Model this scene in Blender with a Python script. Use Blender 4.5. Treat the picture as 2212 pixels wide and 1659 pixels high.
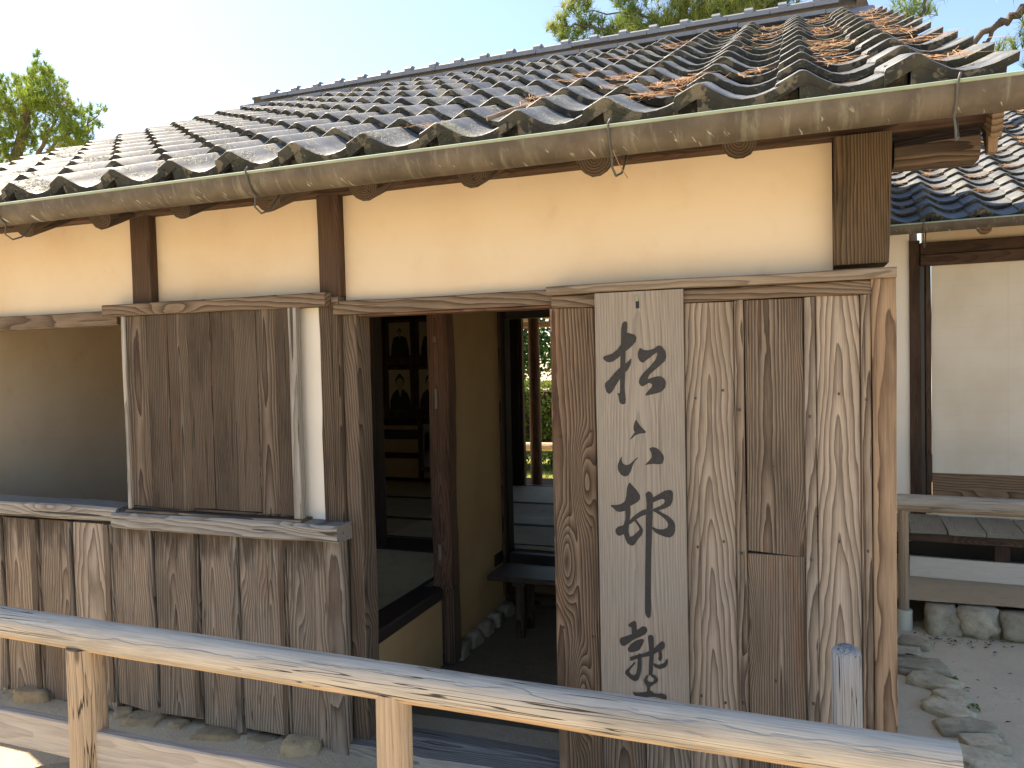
import bpy, bmesh, math, random, json
from mathutils import Vector, Matrix, noise
random.seed(7)
for o in list(bpy.data.objects): bpy.data.objects.remove(o)
scene = bpy.context.scene
COL = scene.collection
R = math.radians
# ------------------------------------------------------------------ camera, sky, sun, exposure
cam_d = bpy.data.cameras.new('camera'); cam = bpy.data.objects.new('camera', cam_d); COL.objects.link(cam)
cam_d.sensor_width = 36.0; cam_d.lens = 36.0*1660/2212; cam_d.clip_start = .02; cam_d.clip_end = 2000
_r = Vector((0.93783, 0.34636, -0.02280)); _d = Vector((-0.00993, -0.03888, -0.99919)); _f = Vector((-0.34697, 0.93730, -0.03302))
_r.normalize(); _f = (_f - _r*_f.dot(_r)).normalized(); _u = _r.cross(_f).normalized()
cam.matrix_world = Matrix(((_r.x, _u.x, -_f.x, 1.698), (_r.y, _u.y, -_f.y, -2.540), (_r.z, _u.z, -_f.z, 1.55), (0, 0, 0, 1)))
scene.camera = cam
SUN_EL, SUN_PHI = 50.0, 21.0      # elevation; angle behind the facade line, from the left end
S = Vector((-math.cos(R(SUN_PHI))*math.cos(R(SUN_EL)), math.sin(R(SUN_PHI))*math.cos(R(SUN_EL)), math.sin(R(SUN_EL))))
w = bpy.data.worlds.new('World'); scene.world = w; w.use_nodes = True
wt = w.node_tree; wt.nodes.clear()
sky = wt.nodes.new('ShaderNodeTexSky'); sky.sky_type = 'NISHITA'; sky.sun_disc = False
sky.sun_elevation = R(SUN_EL); sky.sun_rotation = math.atan2(S.x, S.y); sky.air_density = 1.0; sky.dust_density = 0.7; sky.ozone_density = 5.0
bg = wt.nodes.new('ShaderNodeBackground'); bg.inputs[1].default_value = 0.098
wo = wt.nodes.new('ShaderNodeOutputWorld'); wt.links.new(sky.outputs[0], bg.inputs[0]); wt.links.new(bg.outputs[0], wo.inputs[0])
sd = bpy.data.lights.new('sun', 'SUN'); sd.energy = 5.0; sd.angle = R(.6); sd.color = (1.0, .93, .82)
so = bpy.data.objects.new('sun', sd); COL.objects.link(so); so.rotation_euler = S.to_track_quat('Z', 'Y').to_euler()
scene.view_settings.view_transform = 'Standard'; scene.view_settings.look = 'None'
scene.view_settings.exposure = 1.75
scene.view_settings.use_white_balance = True; scene.view_settings.white_balance_temperature = 7600; scene.view_settings.white_balance_tint = 11; scene.view_settings.gamma = 1.0

# ------------------------------------------------------------------ helpers
def tag(o, label=None, cat=None, group=None, kind=None):
    if label: o['label'] = label
    if cat: o['category'] = cat
    if group: o['group'] = group
    if kind: o['kind'] = kind
    return o
def empty(name, loc=(0, 0, 0), rz=0, parent=None):
    o = bpy.data.objects.new(name, None); COL.objects.link(o); o.location = loc; o.rotation_euler = (0, 0, rz); o.empty_display_size = .1
    if parent: o.parent = parent
    return o
def link(name, me, mat=None, parent=None, M=None, col=None):
    o = bpy.data.objects.new(name, me); COL.objects.link(o)
    if mat and not me.materials: me.materials.append(mat)
    if parent: o.parent = parent
    if M is not None: o.matrix_local = M
    if col: o.color = (col[0], col[1], col[2], 1)
    return o
def mesh(name, V, F, smooth=None):
    me = bpy.data.meshes.new(name); me.from_pydata([tuple(v) for v in V], [], F); me.update()
    if smooth is True:
        me.polygons.foreach_set('use_smooth', [True]*len(me.polygons))
    elif smooth:
        me.polygons.foreach_set('use_smooth', smooth)
    return me
def rcol(lo=.42, hi=.58, d=None):
    return (random.random(), random.uniform(.02, .5) if d is None else d, random.uniform(lo, hi))
AX = {'z': Matrix(((1, 0, 0), (0, 1, 0), (0, 0, 1))), 'x': Matrix(((0, 0, 1), (0, -1, 0), (1, 0, 0))), 'y': Matrix(((1, 0, 0), (0, 0, 1), (0, -1, 0)))}
def bar_mesh(W, T, L, ch=.004, wob=.0015, seg=None, ends=(0, 0)):
    """chamfered bar, length along local z, gently uneven"""
    seg = seg or max(2, min(14, int(L/.12)))
    ch = min(ch, W*.3, T*.3); V = []; F = []
    ph = [random.uniform(0, 50) for _ in range(8)]
    for i in range(seg+1):
        z = -L/2 + L*i/seg
        o = [noise.noise((ph[k], z*2.2, 0))*wob*2 + noise.noise((ph[k], z*9, 3))*wob for k in range(8)]
        a, b = W/2, T/2
        x0, x1, y0, y1 = -a+o[0], a+o[1], -b+o[2], b+o[3]
        c = [ch*(1+.5*noise.noise((ph[4+k], z*4, 0))) for k in range(4)]
        ring = [(x0+c[0], y0), (x1-c[1], y0), (x1, y0+c[1]), (x1, y1-c[2]), (x1-c[2], y1), (x0+c[3], y1), (x0, y1-c[3]), (x0, y0+c[0])]
        for x, y in ring:
            zz = z
            if i == 0: zz += ends[0]*noise.noise((x*25, y*5, ph[0]))
            if i == seg: zz += ends[1]*noise.noise((x*25, y*5, ph[1]))
            V.append((x, y, zz))
    for i in range(seg):
        for k in range(8):
            F.append((i*8+k, i*8+(k+1) % 8, (i+1)*8+(k+1) % 8, (i+1)*8+k))
    F.append(tuple(range(7, -1, -1))); F.append(tuple(seg*8+k for k in range(8)))
    return mesh('bar', V, F)
def bar(name, parent, mat, x0, x1, y0, y1, z0, z1, grain='z', col=None, ch=.004, wob=.0015, tilt=0, ends=(0, 0), seg=None):
    D = (x1-x0, y1-y0, z1-z0); A = AX[grain]
    L = [abs(A[0][k])*D[0]+abs(A[1][k])*D[1]+abs(A[2][k])*D[2] for k in range(3)]
    me = bar_mesh(L[0], L[1], L[2], ch, wob, seg, ends)
    M = Matrix.Translation(((x0+x1)/2, (y0+y1)/2, (z0+z1)/2)) @ Matrix.Rotation(tilt, 4, 'Y') @ A.to_4x4()
    return link(name, me, mat, parent, M, col or rcol())
def log_mesh(L, r0, r1, n=20, seg=None, wob=.05, flat=None, round_top=0, bend=0):
    seg = seg or max(3, int(L/.07)); V = []; F = []; sm = []; ph = random.uniform(0, 90)
    for i in range(seg+1):
        t = i/seg; z = -L/2+L*t; r = r0+(r1-r0)*t
        bx = bend*noise.noise((ph, z*.8, 1)); by = bend*noise.noise((ph, z*.8, 7))
        for k in range(n):
            a = 2*math.pi*k/n
            rr = r*(1+wob*noise.noise((math.cos(a)*1.4+ph, math.sin(a)*1.4, z*2.5))+wob*.4*noise.noise((math.cos(a)*4+ph, math.sin(a)*4, z*7)))
            x, y = rr*math.cos(a), rr*math.sin(a)
            if flat is not None: y = min(y, flat*r)
            V.append((x+bx, y+by, z))
    for i in range(seg):
        for k in range(n):
            F.append((i*n+k, i*n+(k+1) % n, (i+1)*n+(k+1) % n, (i+1)*n+k)); sm.append(True)
    b = len(V)
    for k in range(n): V.append(V[k])
    F.append(tuple(b+k for k in range(n-1, -1, -1))); sm.append(False)
    if round_top:
        top = [V[seg*n+k] for k in range(n)]; prev = seg*n
        c = Vector((sum(p[0] for p in top)/n, sum(p[1] for p in top)/n, 0))
        for s in range(1, 5):
            a = s/5*math.pi/2; q = len(V)
            for p in top:
                V.append((c.x+(p[0]-c.x)*math.cos(a), c.y+(p[1]-c.y)*math.cos(a), L/2+round_top*math.sin(a)))
            for k in range(n): F.append((prev+k, prev+(k+1) % n, q+(k+1) % n, q+k)); sm.append(True)
            prev = q
        F.append(tuple(prev+k for k in range(n))); sm.append(True)
    else:
        b = len(V)
        for k in range(n): V.append(V[seg*n+k])
        F.append(tuple(b+k for k in range(n))); sm.append(False)
    return mesh('log', V, F, sm)
def log(name, parent, mat, p0, p1, r0, r1=None, col=None, up=None, **kw):
    p0, p1 = Vector(p0), Vector(p1); d = p1-p0
    me = log_mesh(d.length, r0, r1 if r1 else r0, **kw)
    z = d.normalized(); y = Vector(up) if up else Vector((0, 0, 1))
    if abs(z.dot(y)) > .95: y = Vector((0, 1, 0))
    x = y.cross(z).normalized(); y = z.cross(x)
    M = Matrix(((x.x, y.x, z.x, 0), (x.y, y.y, z.y, 0), (x.z, y.z, z.z, 0), (0, 0, 0, 1))); M.translation = (p0+p1)/2
    return link(name, me, mat, parent, M, col or rcol())
def box_vf(V, F, x0, x1, y0, y1, z0, z1):
    b = len(V)
    V += [(x0, y0, z0), (x1, y0, z0), (x1, y1, z0), (x0, y1, z0), (x0, y0, z1), (x1, y0, z1), (x1, y1, z1), (x0, y1, z1)]
    F += [(b, b+3, b+2, b+1), (b+4, b+5, b+6, b+7), (b, b+1, b+5, b+4), (b+1, b+2, b+6, b+5), (b+2, b+3, b+7, b+6), (b+3, b, b+4, b+7)]
def slab(name, parent, mat, x0, x1, y0, y1, z0, z1, col=None):
    V = []; F = []; c = Vector(((x0+x1)/2, (y0+y1)/2, (z0+z1)/2)); box_vf(V, F, x0-c.x, x1-c.x, y0-c.y, y1-c.y, z0-c.z, z1-c.z)
    return link(name, mesh(name, V, F), mat, parent, Matrix.Translation(c), col)
def tube(name, parent, mat, pts, r, n=6):
    cu = bpy.data.curves.new(name, 'CURVE'); cu.dimensions = '3D'; cu.bevel_depth = r; cu.bevel_resolution = max(1, n//4); cu.use_fill_caps = True
    sp = cu.splines.new('POLY'); sp.points.add(len(pts)-1)
    for p, q in zip(sp.points, pts): p.co = (*q, 1)
    t = bpy.data.objects.new(name, cu); COL.objects.link(t); dg = bpy.context.evaluated_depsgraph_get()
    me = bpy.data.meshes.new_from_object(t.evaluated_get(dg)); bpy.data.objects.remove(t); bpy.data.curves.remove(cu)
    me.polygons.foreach_set('use_smooth', [True]*len(me.polygons))
    return link(name, me, mat, parent)
def stone_mesh(sx, sy, sz, seed, sub=3, rough=.22, cut=.8):
    bm = bmesh.new(); bmesh.ops.create_icosphere(bm, subdivisions=sub, radius=1)
    for v in bm.verts:
        p = v.co.copy(); n = noise.noise(p*1.1+Vector((seed*7.3, 0, 0)))*rough*1.6+noise.noise(p*2.7+Vector((0, seed*3.1, 0)))*rough*.7+noise.noise(p*7+Vector((seed, 0, 0)))*rough*.25
        p *= 1+n
        p.x = max(-cut, min(cut, p.x)); p.y = max(-cut, min(cut, p.y)); p.z = max(-cut, min(cut, p.z))
        v.co = (p.x*sx, p.y*sy, p.z*sz)
    me = bpy.data.meshes.new('stone'); bm.to_mesh(me); bm.free(); me.polygons.foreach_set('use_smooth', [True]*len(me.polygons))
    return me
def stone(name, parent, mat, loc, size, rz=0, seed=None, col=None, **kw):
    me = stone_mesh(size[0], size[1], size[2], seed if seed is not None else random.uniform(0, 99), **kw)
    M = Matrix.Translation(loc) @ Matrix.Rotation(rz, 4, 'Z')
    return link(name, me, mat, parent, M, col or (random.random(), random.random(), random.uniform(.4, .6)))

# ------------------------------------------------------------------ material helpers
class NT:
    def __init__(s, name):
        s.m = bpy.data.materials.new(name); s.m.use_nodes = True; s.t = s.m.node_tree; s.t.nodes.clear()
        s.out = s.n('ShaderNodeOutputMaterial'); s.b = s.n('ShaderNodeBsdfPrincipled'); s.l(s.b.outputs[0], s.out.inputs[0])
    def n(s, t, **k):
        x = s.t.nodes.new(t)
        for a, v in k.items(): setattr(x, a, v)
        return x
    def l(s, a, b): s.t.links.new(a, b)
    def put(s, sock, v):
        if hasattr(v, 'is_output') or isinstance(v, bpy.types.NodeSocket): s.l(v, sock)
        else: sock.default_value = v
    def f(s, op, a, b=0.0, c=0.0, clamp=False):
        x = s.n('ShaderNodeMath', operation=op, use_clamp=clamp)
        s.put(x.inputs[0], a); s.put(x.inputs[1], b); s.put(x.inputs[2], c); return x.outputs[0]
    def vec(s, a, b, c):
        x = s.n('ShaderNodeCombineXYZ'); s.put(x.inputs[0], a); s.put(x.inputs[1], b); s.put(x.inputs[2], c); return x.outputs[0]
    def sep(s, v):
        x = s.n('ShaderNodeSeparateXYZ'); s.l(v, x.inputs[0]); return x.outputs
    def noise(s, v, scale=1, detail=3, rough=.55, dist=0):
        x = s.n('ShaderNodeTexNoise'); s.l(v, x.inputs['Vector']); x.inputs['Scale'].default_value = scale; x.inputs['Detail'].default_value = detail; x.inputs['Roughness'].default_value = rough; x.inputs['Distortion'].default_value = dist
        return x.outputs[0]
    def voro(s, v, scale=1, feature='F1', out=0):
        x = s.n('ShaderNodeTexVoronoi', feature=feature); s.l(v, x.inputs['Vector']); x.inputs['Scale'].default_value = scale; return x.outputs[out]
    def ramp(s, v, a, b, lo=0.0, hi=1.0, smooth=True):
        x = s.n('ShaderNodeMapRange', interpolation_type='SMOOTHSTEP' if smooth else 'LINEAR'); s.put(x.inputs[0], v)
        for i, q in zip((1, 2, 3, 4), (a, b, lo, hi)): x.inputs[i].default_value = q
        return x.outputs[0]
    def mix(s, fac, a, b, mode='MIX'):
        x = s.n('ShaderNodeMix', data_type='RGBA', blend_type=mode); s.put(x.inputs[0], fac)
        for i, q in ((6, a), (7, b)):
            if isinstance(q, tuple): x.inputs[i].default_value = (*q[:3], 1)
            else: s.l(q, x.inputs[i])
        return x.outputs[2]
    def gain(s, colr, f):
        x = s.n('ShaderNodeVectorMath', operation='SCALE'); s.l(colr, x.inputs[0]); s.put(x.inputs['Scale'], f); return x.outputs[0]
    def bump(s, h, strength=.4, dist=.004):
        x = s.n('ShaderNodeBump'); x.inputs['Strength'].default_value = strength; x.inputs['Distance'].default_value = dist; s.l(h, x.inputs['Height']); s.l(x.outputs[0], s.b.inputs['Normal'])
    def done(s, colr, rough=.8, spec=.3):
        if isinstance(colr, tuple): s.b.inputs['Base Color'].default_value = (*colr, 1)
        else: s.l(colr, s.b.inputs['Base Color'])
        s.put(s.b.inputs['Roughness'], rough); s.b.inputs['Specular IOR Level'].default_value = spec
        return s.m
def wood(name, early, late, freq=105, contrast=.8, bump=.5, crack=.4, rough=.85, tone=.35, knot=.035, taper=.05, stain=(.05, .035, .025), stain_amt=.35, warp=.05, under=None, spec=.2, rust=0, pw=1.7, topstain=None, crz=1.5, cra=.66, line=0):
    t = NT(name); tc = t.n('ShaderNodeTexCoord'); oi = t.n('ShaderNodeObjectInfo')
    x, y, z = t.sep(tc.outputs['Object'])
    rnd = t.f('MULTIPLY', oi.outputs['Random'], 61.0)
    sc = t.n('ShaderNodeSeparateColor'); t.l(oi.outputs['Color'], sc.inputs[0])
    x1 = t.f('ADD', x, t.f('MULTIPLY', t.f('SUBTRACT', sc.outputs[0], .5), .22))
    d = t.f('ADD', t.f('MULTIPLY', sc.outputs[1], .2), y)
    low = t.f('SUBTRACT', t.noise(t.vec(t.f('MULTIPLY', x, 7.0), t.f('ADD', rnd, t.f('MULTIPLY', y, 7.0)), t.f('ADD', t.f('MULTIPLY', z, 1.9), rnd)), 1, 2), .5)
    mid = t.f('SUBTRACT', t.noise(t.vec(t.f('MULTIPLY', x, 45.0), t.f('ADD', rnd, t.f('MULTIPLY', y, 45.0)), t.f('MULTIPLY', z, 9.0)), 1, 2), .5)
    vo = t.voro(t.vec(t.f('MULTIPLY', x, 7.0), rnd, t.f('ADD', t.f('MULTIPLY', z, 1.6), rnd)), 1)
    kn = t.ramp(vo, .38, 0.0)
    rad = t.f('SQRT', t.f('ADD', t.f('MULTIPLY', x1, x1), t.f('MULTIPLY', d, d)))
    rad = t.f('ADD', rad, t.f('MULTIPLY', z, taper))
    rad = t.f('ADD', rad, t.f('MULTIPLY', low, warp)); rad = t.f('ADD', rad, t.f('MULTIPLY', kn, knot))
    ph = t.f('ADD', t.f('MULTIPLY', rad, freq), t.f('MULTIPLY', mid, .55))
    fr = t.f('FRACT', t.f('ADD', ph, 50.0))
    lw = t.f('MULTIPLY', t.f('POWER', fr, pw), t.ramp(fr, 1.0, .93))
    fib = t.noise(t.vec(t.f('MULTIPLY', x, 330.0), t.f('MULTIPLY', y, 330.0), t.f('ADD', t.f('MULTIPLY', z, 7.0), rnd)), 1, 3, .6)
    ton = t.noise(t.vec(t.f('MULTIPLY', x, 9.0), t.f('ADD', t.f('MULTIPLY', y, 9.0), rnd), t.f('MULTIPLY', z, 2.2)), 1, 4, .6)
    c = t.mix(t.f('MULTIPLY', lw, contrast), early, late)
    c = t.mix(t.f('MULTIPLY', t.ramp(ton, .47, .75), stain_amt), c, stain)
    if rust:
        rs = t.noise(t.vec(t.f('MULTIPLY', x, 16.0), t.f('ADD', t.f('MULTIPLY', y, 16.0), rnd), t.f('MULTIPLY', z, 1.3)), 1.3, 3, .6)
        c = t.mix(t.f('MULTIPLY', t.ramp(rs, .52, .74), rust), c, (.24, .105, .05))
    cr = t.noise(t.vec(t.f('MULTIPLY', x, 62.0), t.f('ADD', t.f('MULTIPLY', y, 62.0), rnd), t.f('MULTIPLY', z, crz)), 1, 2, .5)
    crm = t.ramp(cr, cra, cra+.05)
    if line:
        ln = t.noise(t.vec(t.f('MULTIPLY', x, 20.0), t.f('ADD', t.f('MULTIPLY', y, 20.0), rnd), t.f('MULTIPLY', z, line)), 1, 3, .6)
        gt = t.noise(t.vec(t.f('MULTIPLY', x, 6.0), t.f('ADD', t.f('MULTIPLY', y, 6.0), rnd), t.f('MULTIPLY', z, 1.1)), 1, 1)
        l1 = t.ramp(t.f('ABSOLUTE', t.f('SUBTRACT', ln, .5)), .007, .002); l2 = t.ramp(t.f('ABSOLUTE', t.f('SUBTRACT', ln, .58)), .0055, .0015); l3 = t.ramp(t.f('ABSOLUTE', t.f('SUBTRACT', ln, .43)), .005, .0015)
        crm = t.f('MAXIMUM', t.f('MULTIPLY', crm, .35), t.f('MULTIPLY', t.f('MAXIMUM', l1, t.f('MAXIMUM', l2, l3)), t.ramp(gt, .44, .56)))
    c = t.mix(t.f('MULTIPLY', crm, crack), c, (.02, .015, .012))
    if topstain:
        tn = t.noise(t.vec(t.f('MULTIPLY', x, 26.0), t.f('ADD', t.f('MULTIPLY', y, 9.0), rnd), t.f('MULTIPLY', z, 4.0)), 1, 4, .6)
        ts = t.ramp(t.f('ADD', z, t.f('MULTIPLY', t.f('SUBTRACT', tn, .5), .55)), topstain-.10, topstain+.08)
        c = t.mix(t.f('MULTIPLY', ts, .82), c, (.055, .038, .027))
        dr = t.noise(t.vec(t.f('MULTIPLY', x, 75.0), t.f('ADD', t.f('MULTIPLY', y, 9.0), rnd), t.f('MULTIPLY', z, 5.5)), 1, 2, .5)
        c = t.mix(t.f('MULTIPLY', t.ramp(dr, .68, .74), .8), c, (.045, .03, .022))
    knd = t.ramp(vo, .075, .03)
    c = t.mix(t.f('MULTIPLY', knd, .75), c, (.05, .032, .022))
    if under:
        un = t.ramp(t.f('ADD', y, t.f('MULTIPLY', t.f('SUBTRACT', ton, .5), .05)), .0, -.022)
        c = t.mix(t.f('MULTIPLY', un, .85), c, under)
    g = t.f('MULTIPLY', t.f('ADD', t.f('MULTIPLY', fib, tone*2), 1-tone), t.f('MULTIPLY', sc.outputs[2], 2.0))
    c = t.gain(c, g)
    h = t.f('SUBTRACT', t.f('ADD', t.f('MULTIPLY', lw, .8), t.f('MULTIPLY', fib, .5)), t.f('MULTIPLY', crm, 2.2*crack))
    t.bump(h, bump, .004)
    return t.done(c, rough, spec)
def plaster(name, base, blot, amt=.5):
    t = NT(name); g = t.n('ShaderNodeNewGeometry').outputs['Position']
    a = t.noise(g, 2.3, 5, .6); b = t.noise(g, 9, 4, .6); s = t.noise(g, 190, 2)
    sp = t.voro(g, 38); k = t.f('MULTIPLY', t.ramp(sp, .09, .03), t.ramp(b, .55, .65))
    c = t.mix(t.f('MULTIPLY', t.ramp(a, .38, .7), amt), base, blot)
    c = t.mix(t.f('MULTIPLY', t.ramp(b, .55, .8), .3*amt), c, (blot[0]*.75, blot[1]*.68, blot[2]*.6))
    c = t.mix(t.f('MULTIPLY', k, .35), c, (.3, .22, .14))
    t.bump(t.f('ADD', t.f('MULTIPLY', s, .4), t.f('MULTIPLY', a, 1.5)), .3, .003)
    return t.done(c, .92, .12)
def flatmat(name, c, rough=.7, spec=.3, var=.15, scale=20):
    t = NT(name); tc = t.n('ShaderNodeTexCoord').outputs['Object']
    a = t.noise(tc, scale, 4, .6)
    c2 = t.mix(a, tuple(v*(1-var) for v in c), tuple(min(1, v*(1+var)) for v in c)); t.bump(a, .15, .002)
    return t.done(c2, rough, spec)
def tile_mat(name, lich=1.0, lift=0.0, spec=.3, edge=False):
    t = NT(name); tc = t.n('ShaderNodeTexCoord').outputs['Object']; oi = t.n('ShaderNodeObjectInfo'); g = t.n('ShaderNodeNewGeometry')
    P = g.outputs['Position']; rn = oi.outputs['Random']
    off = t.n('ShaderNodeVectorMath', operation='ADD'); t.l(tc, off.inputs[0]); t.l(t.vec(t.f('MULTIPLY', rn, 31.0), t.f('MULTIPLY', rn, 77.0), 0.0), off.inputs[1]); Q = off.outputs[0]
    a = t.noise(Q, 9, 5, .65); b = t.noise(P, 5.5, 6, .7); fine = t.noise(P, 160, 3, .7); sp = t.noise(P, 70, 3, .75)
    c = t.mix(t.ramp(a, .35, .7), (.055, .063, .075), (.115, .128, .145))
    c = t.mix(t.f('MULTIPLY', t.ramp(t.noise(Q, 13, 3), .57, .64), .55), c, (.19, .18, .15))
    c = t.mix(t.f('MULTIPLY', rn, .35), c, (.15, .155, .165))
    mask = t.f('MULTIPLY', t.ramp(t.f('ADD', b, t.f('MULTIPLY', t.f('SUBTRACT', sp, .5), .55)), .545, .63), lich, clamp=True)
    lc = t.mix(t.ramp(fine, .35, .65), (.10, .105, .065), (.30, .30, .225))
    lc = t.mix(t.ramp(t.noise(P, 24, 2), .55, .65), lc, (.21, .195, .125))
    c = t.mix(t.f('MULTIPLY', mask, .85), c, lc)
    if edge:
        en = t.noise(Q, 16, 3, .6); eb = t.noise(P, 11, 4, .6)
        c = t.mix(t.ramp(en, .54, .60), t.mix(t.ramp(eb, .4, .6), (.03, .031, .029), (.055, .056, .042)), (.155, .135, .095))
    if lift: c = t.mix(lift, c, (.25, .27, .30))
    # thin pale lichen crust on edges
    sp2 = t.ramp(t.f('ADD', t.noise(P, 42, 4, .75), t.f('MULTIPLY', a, .25)), .72, .78)
    c = t.mix(t.f('MULTIPLY', sp2, .7*lich), c, (.25, .26, .21))
    t.bump(t.f('ADD', t.f('MULTIPLY', fine, .25), t.f('MULTIPLY', mask, t.f('ADD', t.f('MULTIPLY', fine, 2.5), .6))), .55, .004)
    r = t.f('ADD', .46, t.f('MULTIPLY', mask, .55)); r = t.f('ADD', r, t.f('MULTIPLY', a, .18))
    return t.done(c, r, spec)
def gutter_mat():
    t = NT('copper_gutter'); tc = t.n('ShaderNodeTexCoord').outputs['Object']; x, y, z = t.sep(tc)
    st = t.noise(t.vec(t.f('MULTIPLY', x, 30.0), 0.0, t.f('MULTIPLY', z, 7.0)), 1, 5, .65); bl = t.noise(tc, 11, 4, .6)
    c = t.mix(t.ramp(bl, .35, .7), (.07, .055, .04), (.115, .094, .068))
    c = t.mix(t.f('MULTIPLY', t.ramp(st, .52, .74), .5), c, (.25, .25, .19))
    dr = t.noise(t.vec(t.f('ADD', t.f('MULTIPLY', x, 55.0), t.f('MULTIPLY', z, 40.0)), 0.0, t.f('MULTIPLY', z, 25.0)), 1, 3, .6)
    c = t.mix(t.f('MULTIPLY', t.f('MULTIPLY', t.ramp(dr, .62, .68), t.ramp(z, -.02, -.05)), .7), c, (.42, .44, .36))
    t.bump(bl, .2, .003)
    return t.done(c, .62, .4)
def ground_mat(name, a, b, c3, pebble=1.0):
    t = NT(name); P = t.n('ShaderNodeNewGeometry').outputs['Position']
    n1 = t.noise(P, 1.7, 5, .6); n2 = t.noise(P, 14, 5, .65); n3 = t.noise(P, 140, 3, .7); v = t.voro(P, 95); vc = t.voro(P, 95, out=1)
    c = t.mix(t.ramp(n1, .3, .7), a, b); c = t.mix(t.f('MULTIPLY', t.ramp(n2, .5, .75), .45), c, c3)
    c = t.mix(t.f('MULTIPLY', t.ramp(n3, .45, .75), .35), c, (a[0]*.55, a[1]*.52, a[2]*.5))
    pk = t.f('MULTIPLY', t.ramp(v, .28, .2), t.ramp(t.noise(P, 60, 1), .55, .62))
    x = t.mix(.75, c, vc); c = t.mix(t.f('MULTIPLY', pk, .35*pebble), c, (.55, .52, .46))
    t.bump(t.f('ADD', t.f('ADD', t.f('MULTIPLY', n2, 1.6), t.f('MULTIPLY', n3, .5)), t.f('MULTIPLY', pk, .5*pebble)), .6, .012)
    return t.done(c, .95, .1)
def stone_mat(name, a, b, moss=.3):
    t = NT(name); tc = t.n('ShaderNodeTexCoord').outputs['Object']; oi = t.n('ShaderNodeObjectInfo')
    sc = t.n('ShaderNodeSeparateColor'); t.l(oi.outputs['Color'], sc.inputs[0])
    off = t.n('ShaderNodeVectorMath', operation='ADD'); t.l(tc, off.inputs[0]); t.l(t.vec(t.f('MULTIPLY', oi.outputs['Random'], 40.0), 0.0, 0.0), off.inputs[1]); Q = off.outputs[0]
    n1 = t.noise(Q, 9, 5, .65); n2 = t.noise(Q, 45, 4, .7); n3 = t.noise(Q, 160, 2)
    c = t.mix(t.ramp(n1, .3, .7), a, b); c = t.mix(t.f('MULTIPLY', t.ramp(n2, .5, .7), .5), c, tuple(v*.45 for v in a))
    c = t.mix(t.f('MULTIPLY', t.ramp(t.noise(Q, 17, 3), .58, .68), moss), c, (.13, .14, .06))
    c = t.gain(c, t.f('MULTIPLY', sc.outputs[2], 2.0))
    t.bump(t.f('ADD', n2, t.f('MULTIPLY', n3, .4)), .7, .008)
    return t.done(c, .9, .2)
def leaf_mat(name, a, b, c3=None, trans=.35):
    t = NT(name); oi = t.n('ShaderNodeNewGeometry'); r = oi.outputs['Random Per Island']; n = t.noise(oi.outputs['Position'], 1.4, 3)
    c = t.mix(r, a, b)
    if c3: c = t.mix(t.f('MULTIPLY', t.ramp(n, .5, .68), .8), c, c3)
    t.done(c, .55, .3)
    tr = t.n('ShaderNodeBsdfTranslucent'); t.l(c, tr.inputs[0]); mx = t.n('ShaderNodeMixShader'); mx.inputs[0].default_value = trans
    t.l(t.b.outputs[0], mx.inputs[1]); t.l(tr.outputs[0], mx.inputs[2]); t.l(mx.outputs[0], t.out.inputs[0]); return t.m

W_PLANK = wood('weathered_cedar', (.27, .225, .18), (.055, .04, .03), 64, .95, .9, .5, stain=(.075, .055, .04), stain_amt=.5, rust=.18, tone=.55, pw=1.25)
W_LOWER = wood('rain_stained_cedar', (.325, .262, .2), (.078, .055, .04), 84, .9, .9, .5, stain=(.10, .075, .055), stain_amt=.45, rust=.2, tone=.55, topstain=.33, pw=1.25)
W_STRAIGHT = wood('straight_grain_cedar', (.225, .175, .13), (.046, .032, .023), 135, 1.0, 1.0, .5, taper=.012, warp=.024, knot=.03, stain=(.045, .033, .024), stain_amt=.6, rust=.25, tone=.6, pw=1.0)
W_SHUT = wood('shutter_cedar', (.185, .14, .103), (.04, .028, .02), 140, 1.0, 1.0, .5, taper=.012, warp=.026, knot=.03, stain=(.035, .026, .019), stain_amt=.6, rust=.22, tone=.6, pw=1.0)
W_OLD = wood('knotty_brown_cedar', (.22, .155, .105), (.038, .024, .016), 105, 1.0, 1.0, .5, taper=.012, warp=.03, knot=.06, stain=(.05, .032, .022), stain_amt=.6, rust=.35, tone=.6, pw=1.0)
W_FACE = wood('pale_flatsawn_cedar', (.35, .285, .222), (.08, .056, .04), 56, .92, .7, .25, taper=.075, warp=.085, knot=.055, stain=(.15, .115, .085), stain_amt=.4, tone=.5, pw=1.7)
W_POST = wood('brown_post_timber', (.165, .118, .082), (.03, .02, .014), 125, 1.0, .9, .5, taper=.02, warp=.025, stain=(.035, .024, .017), stain_amt=.6, tone=.6, pw=1.2)
W_DARK = wood('dark_brown_timber', (.09, .054, .036), (.03, .018, .012), 120, .8, .5, .35, taper=.02, stain=(.022, .014, .01), stain_amt=.6, rough=.75, tone=.5)
W_RED = wood('reddish_old_timber', (.15, .083, .055), (.05, .028, .019), 110, .8, .7, .6, taper=.03, stain=(.035, .02, .015), stain_amt=.6, rough=.75, tone=.55)
W_BLACK = wood('blackened_timber', (.03, .024, .022), (.012, .01, .01), 150, .7, .25, .1, rough=.38, stain_amt=.2, spec=.4)
W_WARM = wood('tan_pine_post', (.29, .20, .13), (.05, .028, .016), 62, .95, .5, .3, taper=.03, warp=.05, knot=.06, stain=(.22, .14, .085), stain_amt=.4, tone=.45, pw=2.0)
W_LEDGE = wood('ledge_board', (.28, .225, .17), (.10, .072, .05), 100, .7, .5, .3, taper=.02, stain_amt=.3, stain=(.17, .12, .08), tone=.4)
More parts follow.
